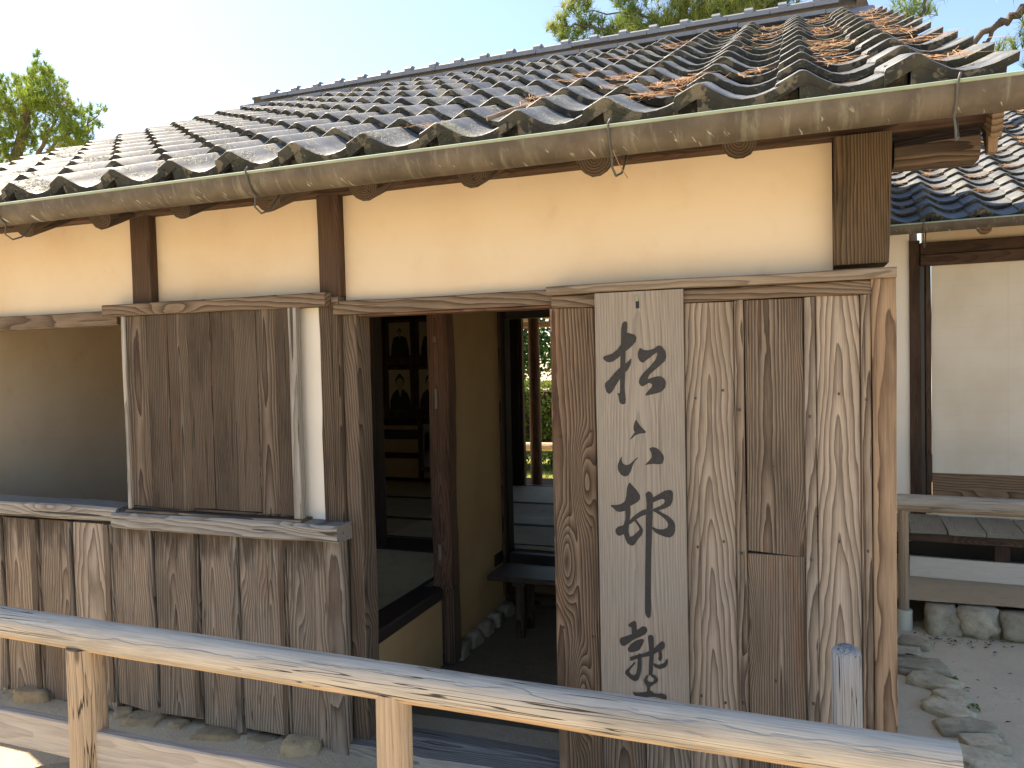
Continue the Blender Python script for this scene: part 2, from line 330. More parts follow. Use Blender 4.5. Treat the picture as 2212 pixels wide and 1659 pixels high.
W_LINTEL = wood('lintel_wood', (.21, .155, .112), (.045, .03, .021), 78, .95, .7, .45, taper=.05, warp=.06, stain=(.08, .055, .038), stain_amt=.5, tone=.5)
W_RAIL = wood('silvered_log', (.50, .445, .365), (.33, .275, .215), 60, .35, .8, .9, taper=.0, knot=.0, warp=.012, stain=(.26, .24, .215), stain_amt=.7, under=(.56, .385, .235), tone=.5, crz=.7, cra=.64, line=.45)  # under: warm ground bounce painted on the underside, plus less weathered wood
W_LOGPOST = wood('tan_log', (.46, .345, .235), (.30, .205, .13), 90, .5, .6, .9, taper=.0, warp=.015, knot=.01, stain=(.30, .235, .17), stain_amt=.55, tone=.45, crz=.8, line=.6)
W_GREYLOG = wood('grey_log', (.33, .335, .335), (.23, .23, .228), 80, .4, .7, .95, taper=.0, warp=.012, knot=.0, stain=(.16, .165, .17), stain_amt=.5, tone=.45, crz=.8, cra=.63, line=.6)
W_BOARD = wood('pale_rail_board', (.42, .375, .325), (.27, .23, .19), 75, .55, .4, .3, taper=.03, stain=(.29, .26, .25), stain_amt=.45, tone=.4)
W_BOARD2 = wood('pale_planed_board', (.50, .475, .43), (.42, .39, .34), 60, .4, .15, .1, taper=.02, stain=(.40, .38, .35), stain_amt=.3, tone=.15)
W_VER = wood('old_veranda_plank', (.33, .30, .235), (.19, .165, .125), 90, .6, .6, .4, taper=.01, stain=(.2, .175, .13), stain_amt=.5, tone=.5)
W_SILL = wood('bleached_sill', (.34, .31, .27), (.10, .085, .07), 90, .8, .9, .8, taper=.02, warp=.03, stain=(.15, .13, .11), stain_amt=.5, tone=.5, cra=.63)
W_SIGN = wood('sign_board_wood', (.31, .27, .225), (.19, .16, .13), 150, .7, .5, .25, taper=.012, warp=.02, knot=.0, stain=(.23, .19, .16), stain_amt=.5, tone=.45)
W_BEAM = wood('corner_timber', (.125, .085, .052), (.022, .015, .01), 170, .95, 1.0, .8, taper=.01, warp=.02, stain=(.022, .015, .01), stain_amt=.75, tone=.6)
PL_BEIGE = plaster('beige_plaster', (.70, .585, .44), (.64, .49, .335), .7)
PL_WHITE = plaster('pale_plaster', (.82, .77, .68), (.77, .70, .60), .4)
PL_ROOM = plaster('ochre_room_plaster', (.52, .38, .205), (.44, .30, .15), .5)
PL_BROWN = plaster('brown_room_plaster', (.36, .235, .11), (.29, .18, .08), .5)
PL_MUD = plaster('ridge_mud', (.14, .115, .085), (.07, .055, .04), .9)
M_TILE = tile_mat('smoked_roof_tile', .9)
M_TEDGE = tile_mat('shade_and_algae_tile_edge', .55, edge=True)  # front faces: shade painted into the colour, along with algae and tan mottling
M_RTILE = tile_mat('ridge_tile', .2, .6, .55)
M_GUT = gutter_mat()
M_LIP = flatmat('verdigris_lip', (.27, .33, .25), .75, .3, .3, 9)
M_WIRE = flatmat('grey_iron_strap', (.075, .075, .065), .6, .4, .3, 60)
M_INK = flatmat('worn_black_ink', (.045, .043, .041), .85, .2, .5, 150)
M_NAIL = flatmat('rusty_nail', (.06, .04, .03), .6, .4)
M_GROUND = ground_mat('sandy_earth', (.55, .45, .31), (.48, .39, .265), (.38, .305, .205))
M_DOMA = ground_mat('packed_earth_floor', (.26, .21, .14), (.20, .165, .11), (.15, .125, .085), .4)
M_GRAVEL = ground_mat('fine_gravel', (.62, .53, .40), (.56, .475, .35), (.46, .39, .285), 1.6)
M_STONE = stone_mat('footing_stone', (.46, .34, .20), (.33, .25, .16), .2)
M_SLATE = stone_mat('grey_green_stone', (.50, .43, .31), (.34, .295, .215), .22)
M_TATAMI = wood('woven_tatami', (.42, .38, .25), (.33, .295, .19), 320, .35, .3, .0, rough=.6, taper=0, warp=.002, knot=0, stain=(.13, .12, .09), stain_amt=.35, spec=.45)
M_CLOTH = flatmat('black_cloth_edging', (.02, .021, .024), .7, .3)
def paper_mat():
    t = NT('fusuma_paper'); tc = t.n('ShaderNodeTexCoord').outputs['Object']; x, y, z = t.sep(tc); n = t.noise(tc, 3, 4); w_ = t.f('MULTIPLY', t.f('SUBTRACT', n, .5), .01)
    a = t.ramp(t.f('ABSOLUTE', t.f('SUBTRACT', t.f('FRACT', t.f('MULTIPLY', t.f('ADD', z, w_), 7.2)), .5)), .47, .495); b = t.ramp(t.f('ABSOLUTE', t.f('SUBTRACT', t.f('FRACT', t.f('MULTIPLY', t.f('ADD', x, w_), 2.1)), .5)), .487, .497)
    c = t.mix(t.ramp(n, .35, .7), (.68, .62, .52), (.62, .55, .44)); c = t.mix(t.f('MULTIPLY', t.f('MAXIMUM', a, b), .18), c, (.50, .42, .31))
    t.bump(n, .1, .003); return t.done(c, .85, .15)
M_PAPER = paper_mat()
M_PIPE = flatmat('cream_pipe', (.55, .52, .42), .6, .3, .1)
M_PHOTO = flatmat('sepia_photograph', (.55, .48, .33), .45, .4, .25, 8)
M_MAT = flatmat('grey_picture_mount', (.36, .37, .35), .6, .3, .1)
M_FIG = flatmat('photo_robe', (.03, .032, .034), .5, .3, .5, 20)
M_FACEP = flatmat('photo_face', (.44, .38, .26), .5, .3, .25, 30)
M_NEEDLE = flatmat('fallen_pine_needle', (.33, .185, .095), .85, .15, .45, 30)
M_BARK = stone_mat('pine_bark', (.15, .115, .085), (.08, .062, .05), .15)
M_PINE = leaf_mat('pine_needles', (.12, .21, .03), (.26, .33, .05), (.36, .34, .05), .5)
M_PINE2 = leaf_mat('pine_needles_deep', (.10, .18, .04), (.22, .29, .07), (.32, .34, .09), .45)
M_HEDGE = leaf_mat('hedge_leaves', (.06, .13, .015), (.14, .22, .03), (.20, .22, .04), .35)
M_TREE = leaf_mat('dark_leaves', (.03, .09, .018), (.09, .18, .035), None, .35)
M_GRASS = leaf_mat('lawn_grass', (.17, .21, .05), (.28, .28, .09), None, .3)
M_LAWN = ground_mat('lawn_soil', (.24, .25, .07), (.30, .28, .10), (.16, .17, .05), .2)

# ------------------------------------------------------------------ ground
def sheet(name, mat, x0, x1, y0, y1, nx, ny, hfun):
    V = []; F = []
    for j in range(ny+1):
        for i in range(nx+1):
            x = x0+(x1-x0)*i/nx; y = y0+(y1-y0)*j/ny; V.append((x, y, hfun(x, y)))
    for j in range(ny):
        for i in range(nx):
            a = j*(nx+1)+i; F.append((a, a+1, a+nx+2, a+nx+1))
    return tag(link(name, mesh(name, V, F, True), mat), kind='structure')
def gz(x, y):
    return .012*noise.noise((x*1.3, y*1.3, 2))+.006*noise.noise((x*5, y*5, 2))
big = sheet('ground', M_GROUND, -300, 300, -300, 300, 2, 2, lambda x, y: -.05)
yard = sheet('yard', M_GROUND, -6, 2.2, -3.2, .35, 110, 60, lambda x, y: gz(x, y)+.045*max(0, min(1, (y+.32)/.26)))
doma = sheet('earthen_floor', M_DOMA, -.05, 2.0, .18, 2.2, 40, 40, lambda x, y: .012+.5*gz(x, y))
path = sheet('gravel_path', M_GRAVEL, 1.96, 7, -3.2, 2.35, 70, 70, lambda x, y: -.010+.6*gz(x, y))
terr = sheet('raised_terrace', M_GROUND, 1.9, 8, 2.22, 12, 60, 60, lambda x, y: .15+.5*gz(x, y))
lawn = sheet('lawn', M_LAWN, -9, 2.2, 5.4, 30, 30, 40, lambda x, y: -.01+gz(x, y))

# ------------------------------------------------------------------ schoolhouse
H = tag(empty('wooden_schoolhouse'), 'old single-storey wooden schoolhouse with tiled roof and beige plaster upper wall', 'building')
YB = 4.05
# upper plaster, keta beam, posts of the upper wall
def wallslab(name, mat, x0, x1, y0, y1, z0, z1, nx=24, nz=8):
    V = []; F = []; c = Vector(((x0+x1)/2, (y0+y1)/2, (z0+z1)/2))
    for j in range(nz+1):
        for i in range(nx+1):
            x = x0+(x1-x0)*i/nx; z = z0+(z1-z0)*j/nz
            V.append((x-c.x, y0+.003*noise.noise((x*3, z*3, 5))-c.y, z-c.z))
    for j in range(nz):
        for i in range(nx):
            a = j*(nx+1)+i; F.append((a, a+1, a+nx+2, a+nx+1))
    b = len(V); box_vf(V, F, x0-c.x, x1-c.x, y0+.01-c.y, y1-c.y, z0-c.z, z1-c.z)
    return link(name, mesh(name, V, F, [True]*(nx*nz)+[False]*6), mat, H, Matrix.Translation(c))
wallslab('plaster_wall', PL_BEIGE, -.84, -.008, .015, .09, 1.76, 2.21)
wallslab('plaster_wall', PL_BEIGE, .083, 1.806, .012, .09, 1.735, 2.21, 40)
wallslab('plaster_wall', PL_BEIGE, -2.45, -.945, .015, .09, 1.755, 2.21)
wallslab('plaster_wall', PL_WHITE, -.148, -.03, .000, .05, .9385, 1.7645, 4, 24)
bar('eave_beam', H, W_DARK, -2.75, 2.235, -.032, .075, 2.184, 2.30, 'x', (.5, .3, .5), .006)
bar('upper_post', H, W_DARK, -.947, -.842, -.024, .085, 1.80, 2.183, 'z', (.3, .2, .55))
bar('upper_post', H, W_DARK, -.010, .082, -.028, .085, 1.802, 2.183, 'z', (.6, .3, .55))
bar('corner_timber', H, W_BEAM, 1.806, 1.961, -.05, .1, 1.806, 2.183, 'z', (.95, .9, .55), .008, .004)
# lintels
bar('lintel', H, W_LINTEL, -2.45, -1.03, -.03, .05, 1.733, 1.795, 'x', (.45, .4, .5))
bar('shutter_header', H, W_LINTEL, -1.062, .045, -.075, .0, 1.765, 1.815, 'x', (.9, .25, .52))
bar('lintel_block', H, W_LINTEL, .047, .077, -.035, .03, 1.768, 1.80, 'x', (.5, .3, .5))
bar('lintel', H, W_LINTEL, .052, .935, -.032, .075, 1.731, 1.782, 'x', (.8, .22, .5), .004)
bar('lintel_lining', H, W_RED, .152, .915, -.015, .07, 1.722, 1.7305, 'x', (.5, .4, .62), .002)
bar('ledge', H, W_LEDGE, .915, 1.972, -.078, .012, 1.760, 1.790, 'x', (.9, .5, .5), .004, .002)
# post beside the doorway
bar('door_post', H, W_POST, -.029, .028, -.012, .10, .03, 1.764, 'z', (.9, .4, .5), .008, .004)
bar('door_post_trim', H, W_POST, .0285, .062, -.012, .08, .05, 1.768, 'z', (.3, .4, .46), .004, .002)
bar('door_jamb', H, W_LINTEL, .0645, .128, .006, .11, .04, 1.7305, 'z', (.7, .3, .42), .004, .002)
bar('door_sill', H, W_SILL, .0, .925, -.045, .10, .02, .085, 'x', (.5, .2, .56), .006, .003)
bar('sill_board', H, W_SILL, .03, .925, .1025, .19, .02, .070, 'x', (.4, .3, .52), .006, .003)
bar('base_post', H, W_PLANK, -.002, .076, -.055, -.0125, .012, .872, 'z', (.5, .5, .55), .006, .003)
# window sill
bar('window_sill', H, W_SILL, -2.45, -1.03, -.075, .06, .888, .952, 'x', (.9, .5, .56), .008, .004)
bar('track_sill', H, W_SILL, -1.037, .083, -.095, .035, .872, .938, 'x', (.9, .5, .56), .009, .004)
bar('track_board', H, W_STRAIGHT, -.972, -.09, -.078, .03, .9385, .948, 'x', (.5, .3, .62), .002, .001)
# lower planks with their uneven feet
px = [-2.45, -2.22, -1.99, -1.762, -1.543, -1.325, -1.103, -.86, -.631, -.42, -.195, -.004]
tints = [.5, .5, .62, .50, .44, .66, .56, .5, .52, .54, .50]
deps = [.3, .2, .3, .3, .25, .35, .08, .2, .12, .1, .15]
warmp = {5, 2}
for i in range(len(px)-1):
    z0 = .055+random.uniform(-.015, .03)
    bar('plank', H, W_LOWER if i not in warmp else W_FACE, px[i]+.002, px[i+1]-.0015, -.034-.007*(i % 2), -.004-.007*(i % 2), z0, .87, 'z', (random.uniform(.3, .7), deps[i], tints[i]*random.uniform(.92, 1.06)), .003, .0025, tilt=random.uniform(-.004, .004), ends=(.03, 0))
    if i > 1:
        wv = random.uniform(.022, .034)
        bar('batten', H, W_STRAIGHT if i % 2 else W_PLANK, px[i+1]-wv-.004, px[i+1]-.004, -.051, -.0345-.007*(i % 2), z0+random.uniform(0, .03), .87, 'z', rcol(.46, .62), .002, .002, ends=(.02, 0)) if i < 10 else None
# shutter
sx = [-.955, -.845, -.735, -.628, -.515, -.40, -.29, -.20, -.132]
for i in range(8):
    bar('shutter_board', H, W_SHUT, sx[i]+.0008, sx[i+1]-.0008, -.052-.0015*(i % 2), -.033, .962, 1.764, 'z', (random.random(), random.uniform(.05, .5), random.uniform(.38, .5)), .0015, .0008, ends=(.012, 0))
bar('shutter_stile', H, W_SILL, -.975, -.9555, -.062, -.03, .9495, 1.7645, 'z', (.4, .4, .6), .003)
bar('shutter_stile', H, W_SILL, -.1315, -.094, -.064, -.03, .949, 1.764, 'z', (.4, .4, .5), .003)
bar('shutter_rail', H, W_SHUT, -.9545, -.132, -.048, -.031, .9487, .961, 'x', (.4, .4, .4), .002)
# boarded panel right of the doorway
PZ0 = .05
def pp(x0, x1, mat, col, y=-.034, z0=PZ0, z1=1.7145, ends=(.02, .006), name='panel_board', wob=.0015):
    return bar(name, H, mat, x0, x1, y, -.004, z0, z1, 'z', col, .003, wob, ends=ends)
pp(.913, 1.068, W_OLD, (.8, .3, .55), -.036)
pp(1.0695, 1.215, W_STRAIGHT, (.5, .3, .55)); pp(1.2165, 1.361, W_PLANK, (.5, .2, .55))
pp(1.3625, 1.516, W_FACE, (.5, .06, .54), -.038)
pp(1.5175, 1.5465, W_STRAIGHT, (.4, .4, .66), -.047, name='panel_batten')
pp(1.548, 1.720, W_STRAIGHT, (.6, .25, .56), z0=.922); pp(1.548, 1.720, W_STRAIGHT, (.45, .1, .64), z0=PZ0, z1=.920)
pp(1.7215, 1.7535, W_PLANK, (.3, .4, .6), -.049, name='panel_batten')
pp(1.755, 1.8765, W_FACE, (.5, .05, .57), -.037)
pp(1.878, 1.9065, W_STRAIGHT, (.4, .4, .74), -.05, name='panel_batten')
bar('corner_post', H, W_WARM, 1.908, 1.971, -.058, .06, .02, 1.7585, 'z', (.42, .06, .54), .004, .0015)
bar('panel_header', H, W_LINTEL, .925, 1.9065, -.052, -.0045, 1.7165, 1.7575, 'x', (.9, .4, .5), .004)
# nails on the panel
for nx_, nzs in ((.94, (.62, 1.30)), (1.045, (.62, 1.3, .95)), (1.398, (.45, .95, 1.42)), (1.478, (.45, .95, 1.42)), (1.532, (.45, .93, 1.4)), (1.63, (.5, 1.2)), (1.737, (.45, .93, 1.36)), (1.815, (.95, 1.4)), (1.892, (.45, .93, 1.40)), (1.962, (.25, .62, 1.0, 1.45))):
    for nz_ in nzs:
        V = []; F = []; box_vf(V, F, -.003, .003, -.002, .004, -.004, .004)
        link('nail', mesh('nail', V, F), M_NAIL, H, Matrix.Translation((nx_+random.uniform(-.003, .003), -.0385 if nx_ < 1.5 else -.0505, nz_+random.uniform(-.03, .03))))
# side wall of the house (right gable), left gable, inner rooms
slab('gable_wall', H, PL_BEIGE, 1.885, 1.955, .105, YB, .02, 2.2)
slab('gable_wall', H, PL_BEIGE, -2.44, -2.38, .1, YB, .02, 2.2)
bar('ground_beam', H, W_POST, 1.90, 1.968, .062, YB, .03, .16, 'y')
slab('ceiling', H, W_DARK, -2.375, 1.88, .095, YB+.6, 2.12, 2.16, (.5, .5, .5))
# portrait room and small front room: floor
FZ = .395
slab('floor_base', H, W_DARK, -2.375, -.035, .2, 1.60, .30, FZ-.03, (.5, .5, .5))
slab('floor_base', H, W_DARK, -2.375, 1.88, 1.88, YB, .30, FZ-.035, (.5, .5, .5))
def tatami(x0, x1, y0, y1, along):
    t = link('tatami_mat', mesh('tatami_mat', *(lambda V, F: (box_vf(V, F, -(x1-x0)/2, (x1-x0)/2, -(y1-y0)/2, (y1-y0)/2, 0, .03), (V, F))[1])([], [])), M_TATAMI, H, Matrix.Translation(((x0+x1)/2, (y0+y1)/2, FZ-.03)), (.5, random.random(), random.uniform(.42, .55)))
    hw, hd = (x1-x0)/2, (y1-y0)/2
    for s in (-1, 1):
        V = []; F = []
        if along == 'x': box_vf(V, F, -hw, hw, s*(hd-.014)-.013, s*(hd-.014)+.013, .0295, .0325)
        else: box_vf(V, F, s*(hw-.014)-.013, s*(hw-.014)+.013, -hd, hd, .0295, .0325)
        link('cloth_edge', mesh('cloth_edge', V, F), M_CLOTH, t)
tatami(-2.37, -1.02, .22, 1.58, 'y'); tatami(-1.015, -.10, .22, 1.58, 'y')
for j, (ya, yb) in enumerate(((1.90, 2.45), (2.455, 3.22), (3.225, 4.03))):
    tatami(-.86, .95, ya, yb, 'x'); tatami(.955, 1.87, ya, yb, 'x'); tatami(-2.37, -.865, ya, yb, 'x')
bar('threshold', H, W_BLACK, -2.37, .03, 1.605, 1.875, .33, FZ+.004, 'x', (.5, .5, .62), .004)
bar('threshold', H, W_BLACK, .06, 1.88, 1.78, 1.90, .30, FZ-.022, 'x', (.5, .5, .7), .004)
bar('step_beam', H, W_BLACK, -.098, .035, .115, .895, .355, .413, 'y', (.5, .4, .8), .006)
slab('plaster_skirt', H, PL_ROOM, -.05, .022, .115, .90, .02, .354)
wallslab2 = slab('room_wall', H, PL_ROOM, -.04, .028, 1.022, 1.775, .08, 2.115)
bar('room_post', H, W_RED, -.028, .076, .905, 1.018, .414, 2.1, 'z', (.5, .2, .55), .012, .005)
bar('room_post_foot', H, W_POST, .020, .080, .912, 1.012, .03, .4135, 'z', (.5, .2, .5), .012, .004)
for pz, pa in ((1.38, .07), (.60, .075), (1.66, .02)): bar('mortise_plug', H, W_SILL, .012, .026, .9015, .907, pz-pa/1, pz+pa*.4, 'z', (.5, .3, .3), .001)
bar('end_post', H, W_DARK, .010, .058, 1.779, 1.87, .12, 2.115, 'z', (.5, .3, .14), .004)
bar('end_post_trim', H, W_POST, .029, .045, 1.735, 1.7785, .12, 2.1, 'z', (.5, .3, .35), .003)
bar('base_beam', H, W_POST, .04, 1.88, 1.785, 1.86, .055, .115, 'x', (.5, .3, .36), .005)
bar('room_header', H, W_BLACK, .06, 1.88, 1.79, 1.87, 1.79, 2.1, 'x', (.5, .4, .55))
bar('inner_post', H, W_DARK, -.905, -.805, 1.61, 1.70, FZ+.004, 2.1, 'z', (.5, .3, .34), .005)
bar('inner_post', H, W_DARK, -.80, -.745, 1.625, 1.72, FZ+.004, 2.1, 'z', (.5, .3, .22), .004)
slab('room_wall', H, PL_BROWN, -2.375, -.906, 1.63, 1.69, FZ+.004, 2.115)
bar('room_header', H, W_BLACK, -.744, .0, 1.63, 1.70, 1.90, 2.1, 'x')
# back wall with picture rails
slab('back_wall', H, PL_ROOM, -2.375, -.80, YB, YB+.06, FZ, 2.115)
bar('picture_rail', H, W_BLACK, -2.37, -1.69, YB-.05, YB-.001, .80, .89, 'x', (.5, .3, .8))
bar('picture_rail', H, W_DARK, -2.37, -.80, YB-.03, YB-.001, .612, .665, 'x', (.5, .3, .5))
bar('picture_backboard', H, W_DARK, -2.37, -.80, YB-.028, YB-.001, .93, 2.1, 'x', (.5, .3, .34))
bar('wall_upright', H, W_DARK, -1.70, -1.665, YB-.04, YB-.001, .4, .93, 'z', (.5, .3, .4))
bar('skirting', H, W_BLACK, -2.37, -.80, YB-.025, YB-.001, FZ, FZ+.03, 'x')
bar('door_leaf', H, W_BLACK, -1.0, -.655, 3.99, 4.03, FZ, 2.1, 'z', (.5, .5, .5))
bar('door_leaf_stile', H, W_DARK, -.652, -.622, 4.0, 4.06, FZ, 2.1, 'z', (.5, .5, .7))
bar('back_sill', H, W_BLACK, -.62, 1.88, 3.99, 4.06, FZ-.05, FZ+.004, 'x')
bar('back_header', H, W_DARK, -.80, 1.88, 3.99, 4.06, 1.93, 2.1, 'x')
bar('back_wall_board', H, W_DARK, 1.0, 1.88, 4.02, 4.06, FZ, 1.93, 'z')
# veranda behind
log('veranda_post', H, W_RED, (-.60, 4.28, .05), (-.60, 4.28, 2.0), .056, .052, (.5, .1, .6), wob=.03)
log('veranda_post', H, W_RED, (1.5, 4.28, .05), (1.5, 4.28, 2.0), .056, .052, (.5, .1, .6), wob=.03)
bar('veranda_beam', H, W_LOGPOST, -2.5, 2.0, 4.87, 4.95, 1.86, 1.92, 'x', (.5, .3, .5))
for i in range(10):
    bar('veranda_rafter', H, W_LOGPOST, -2.3+i*.42, -2.24+i*.42, 4.2, 5.3, 1.935, 1.995, 'y', (.5, .3, .55))
slab('veranda_floor', H, W_POST, -.9, 1.9, 4.062, 4.75, .30, .345, (.5, .4, .5))

# roof ----------------------------------------------------------------
TH = R(24.3); EY, EZ = -.42, 2.211; GA = .245/math.cos(TH); CW = .2555; NR = 13
RX0, RX1 = -2.70, 2.19
us = Vector((0, math.cos(TH), math.sin(TH))); un = Vector((0, -math.sin(TH), math.cos(TH)))
RF = Matrix(((1, 0, 0, 0), (0, us.y, un.y, EY), (0, us.z, un.z, EZ), (0, 0, 0, 1)))
def roof_deck(parent, mat, x0, x1, Lf, Lb):
    V = []; F = []
    box_vf(V, F, x0, x1, .04, Lf, -.045, -.02)
    o = link('roof', mesh('roof', V, F), mat, parent, None, (.5, .4, .5)); return o
roof = roof_deck(H, W_DARK, RX0+.03, RX1-.03, GA*NR, 0); roof.matrix_local = RF
RL = GA*NR; RY = EY+RL*math.cos(TH); RZ = EZ+RL*math.sin(TH)
V = []; F = []
for dz in (-.09, -.045):
    V += [(RX0+.03, RY, RZ+dz), (RX1-.03, RY, RZ+dz), (RX1-.03, RY+2.9, RZ+dz-2.9*math.tan(TH)), (RX0+.03, RY+2.9, RZ+dz-2.9*math.tan(TH))]
F = [(0, 1, 2, 3), (7, 6, 5, 4), (0, 4, 5, 1), (1, 5, 6, 2), (2, 6, 7, 3), (3, 7, 4, 0)]
link('rear_roof', mesh('rear_roof', V, F), M_TILE, H)
def tile_profile(u):
    """height of a pantile's top over its width, u in metres from its left lip"""
    pts = [(0, .022), (.004, .031), (.060, .0555), (.068, .056), (.078, .0530), (.108, .0315), (.145, .0100), (.175, .0025), (.205, .0035), (.235, .0105), (.262, .0205), (.285, .030)]
    return pts
TP = tile_profile(0)
def tile_mesh(TLn=.30, thick=.024, apron=False, seed=0, endcol=False):
    V = []; F = []; sm = []; FR = []; n = len(TP); drop = .026/GA
    rows = [0.0, .006, .10, .2, TLn]
    rr = random.Random(seed)
    tw = rr.uniform(-.004, .004); nh = rr.uniform(0, 50)
    for j, yy in enumerate(rows):
        for (x, h) in TP:
            hh = h - drop*yy + tw*(x-.13) + .0012*noise.noise((x*20, yy*15, nh)) - (.0025 if j == 0 else 0)
            V.append((x, yy + (.002*noise.noise((x*25, nh, 0)) if j < 2 else 0), hh))
    for j in range(len(rows)-1):
        for i in range(n-1):
            a = j*n+i; F.append((a, a+1, a+n+1, a+n)); sm.append(True)
    b = len(V)
    for j in (0, len(rows)-1):
        for (x, h) in TP:
            yy = rows[j]; V.append((x if x > .006 else x+.001, yy+(.001 if j == 0 else 0), h-thick-((.018 if x < .006 else .016 if x < .07 else .006 if x < .08 else 0) if apron and j == 0 else 0)-drop*yy+tw*(x-.13)))
    f0 = len(V)   # front face with own verts
    for (x, h) in TP: V.append(V[TP.index((x, h))])
    for k in range(n): V.append(V[b+k])
    for i in range(n-1):
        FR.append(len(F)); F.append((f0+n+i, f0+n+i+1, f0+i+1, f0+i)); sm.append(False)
        F.append((b+i+1, b+i, b+n+i, b+n+i+1)); sm.append(True)
    # left and right ends
    l0 = len(V); V += [V[0], V[(len(rows)-1)*n], V[b+n], V[b]]; F.append((l0, l0+1, l0+2, l0+3)); sm.append(False)
    l0 = len(V); V += [V[n-1], V[len(rows)*n-1], V[b+2*n-1], V[b+n-1]]; F.append((l0+3, l0+2, l0+1, l0)); sm.append(False)
    if apron:
        idx = [i for i, (x, h) in enumerate(TP) if .055 <= x <= .262]
        q = len(V)
        for y0 in (.004, .022):
            for i in idx: V.append((TP[i][0], y0, TP[i][1]-thick+.004))
            for i in idx: V.append((TP[i][0], y0, TP[i][1]*.25-.062))
        m = len(idx)
        for i in range(m-1):
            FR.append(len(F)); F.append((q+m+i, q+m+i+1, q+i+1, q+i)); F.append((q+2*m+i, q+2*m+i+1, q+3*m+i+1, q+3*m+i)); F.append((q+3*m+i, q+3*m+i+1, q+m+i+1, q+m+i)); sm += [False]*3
        for e in (0, m-1): F.append((q+e, q+2*m+e, q+3*m+e, q+m+e)); sm.append(False)
    if apron:
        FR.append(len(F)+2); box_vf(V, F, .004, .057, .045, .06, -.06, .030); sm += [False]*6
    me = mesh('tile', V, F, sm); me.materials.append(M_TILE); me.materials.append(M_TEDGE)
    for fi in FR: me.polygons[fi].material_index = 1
    return me
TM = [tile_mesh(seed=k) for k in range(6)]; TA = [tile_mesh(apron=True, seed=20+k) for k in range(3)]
def lay_tiles(parent, x0, ncol, nrow, rnd, ga=GA):
    for c in range(ncol):
        for r in range(nrow):
            me = (TA if r == 0 else TM)[rnd.randrange(3 if r == 0 else 6)]
            M = Matrix.Translation((x0+c*CW+rnd.uniform(-.003, .003), r*ga+rnd.uniform(-.005, .005), rnd.uniform(-.0015, .0015)+.004*noise.noise((c*.35, r*.35, 3)))) @ Matrix.Rotation(rnd.uniform(-.010, .010), 4, 'Z') @ Matrix.Rotation(rnd.uniform(-.006, .006), 4, 'X')
            link('tile', me, None, parent, M)
NC = 19
TX0 = 1.718-.064-17*CW+.0
lay_tiles(roof, TX0, NC, NR, random.Random(3))
# ridge
RD = link('ridge', mesh('ridge', *(lambda V, F: (box_vf(V, F, -2.46, 1.98, -.062, .062, -.12, .085), (V, F))[1])([], [])), PL_MUD, H, Matrix.Translation((0, RY+.03, RZ+.005)))
rr = random.Random(5)
def nosh(L, W, h):
    V = []; F = []; box_vf(V, F, 0, L-.003, -W/2, W/2, 0, h); return mesh('ridge_tile', V, F)
for lev, (W, z, xs, xe) in enumerate(((.225, -.008, -2.56, 1.995), (.185, .052, -2.485, 1.97))):
    x = xs+.12*lev
    while x < xe-.05:
        me = nosh(min(.262, xe-x), W+rr.uniform(-.006, .006), .026)
        link('ridge_tile', me, M_RTILE, RD, Matrix.Translation((x, rr.uniform(-.003, .003), z+rr.uniform(-.002, .002)+.004*noise.noise((x*.7, lev, 0)))) @ Matrix.Rotation(rr.uniform(-.008, .008), 4, 'Z')); x += .262
def cap_mesh():
    V = []; F = []; n = 9
    st = [(0, .066, .062), (.052, .066, .062), (.0521, .052, .040), (.235, .052, .040)]
    for (x, w_, h) in st:
        for k in range(n):
            a = math.pi*k/(n-1); V.append((x, -w_*math.cos(a)*(1 if .2 < a < 2.9 else 1), h*max(0, math.sin(a))**.7+.002))
    for j in range(3):
        for k in range(n-1): a = j*n+k; F.append((a, a+1, a+n+1, a+n))
    F.append(tuple(range(n))); F.append(tuple(3*n+k for k in range(n-1, -1, -1)))
    return mesh('cap', V, F)
cm = cap_mesh(); cm.materials.append(M_RTILE)
x = -2.45
while x < 1.93:
    link('ridge_cap', cm, None, RD, Matrix.Translation((x+.2, 0, .077+.004*noise.noise((x*.7, 0, 4)))) @ Matrix.Rotation(math.pi, 4, 'Z')); x += .206
for sx0, L in ((-2.70, .16), (1.995, .18)):
    me = log_mesh(L, .05, .05, n=14, seg=2, wob=.01); link('ridge_end_tile', me, M_RTILE, RD, Matrix.Translation((sx0+L/2, 0, -.015)) @ Matrix.Rotation(math.pi/2, 4, 'Y'))
# rafters, purlin end, bargeboard
for k in range(10):
    xx = -1.942+k*.388+random.uniform(-.012, .012)
    log('rafter', H, W_POST, (xx, -.335, 2.128), (xx, .03, 2.128+.365*math.tan(TH)), .052+random.uniform(-.006, .004), .05, (.5, .0, .36), n=14, wob=.08, flat=.35)
bar('purlin_end', H, W_POST, 1.972, 2.19, -.04, .09, 2.085, 2.169, 'x', (.5, .1, .4), .03)
bo = bar('bargeboard', H, W_WARM, -.014, .014, -.055, 2.9, -.09, .0, 'y', (.5, .3, .36), .003)
bo.matrix_local = Matrix.Translation((2.218, 1.25, 2.255+1.25*math.tan(TH)-.045)) @ Matrix.Rotation(TH, 4, 'X') @ AX['y'].to_4x4()
V = [(-.013, 0, 0), (.013, 0, 0), (.013, .11, 0), (-.013, .11, 0), (-.011, .015, -.12), (.011, .015, -.12), (.011, .05, -.12), (-.011, .05, -.12)]
link('bargeboard_foot', mesh('foot', V, [(0, 1, 2, 3), (7, 6, 5, 4), (0, 4, 5, 1), (1, 5, 6, 2), (2, 6, 7, 3), (3, 7, 4, 0)]), W_WARM, H, Matrix.Translation((2.218, -.06, 2.215)), (.5, .3, .4))
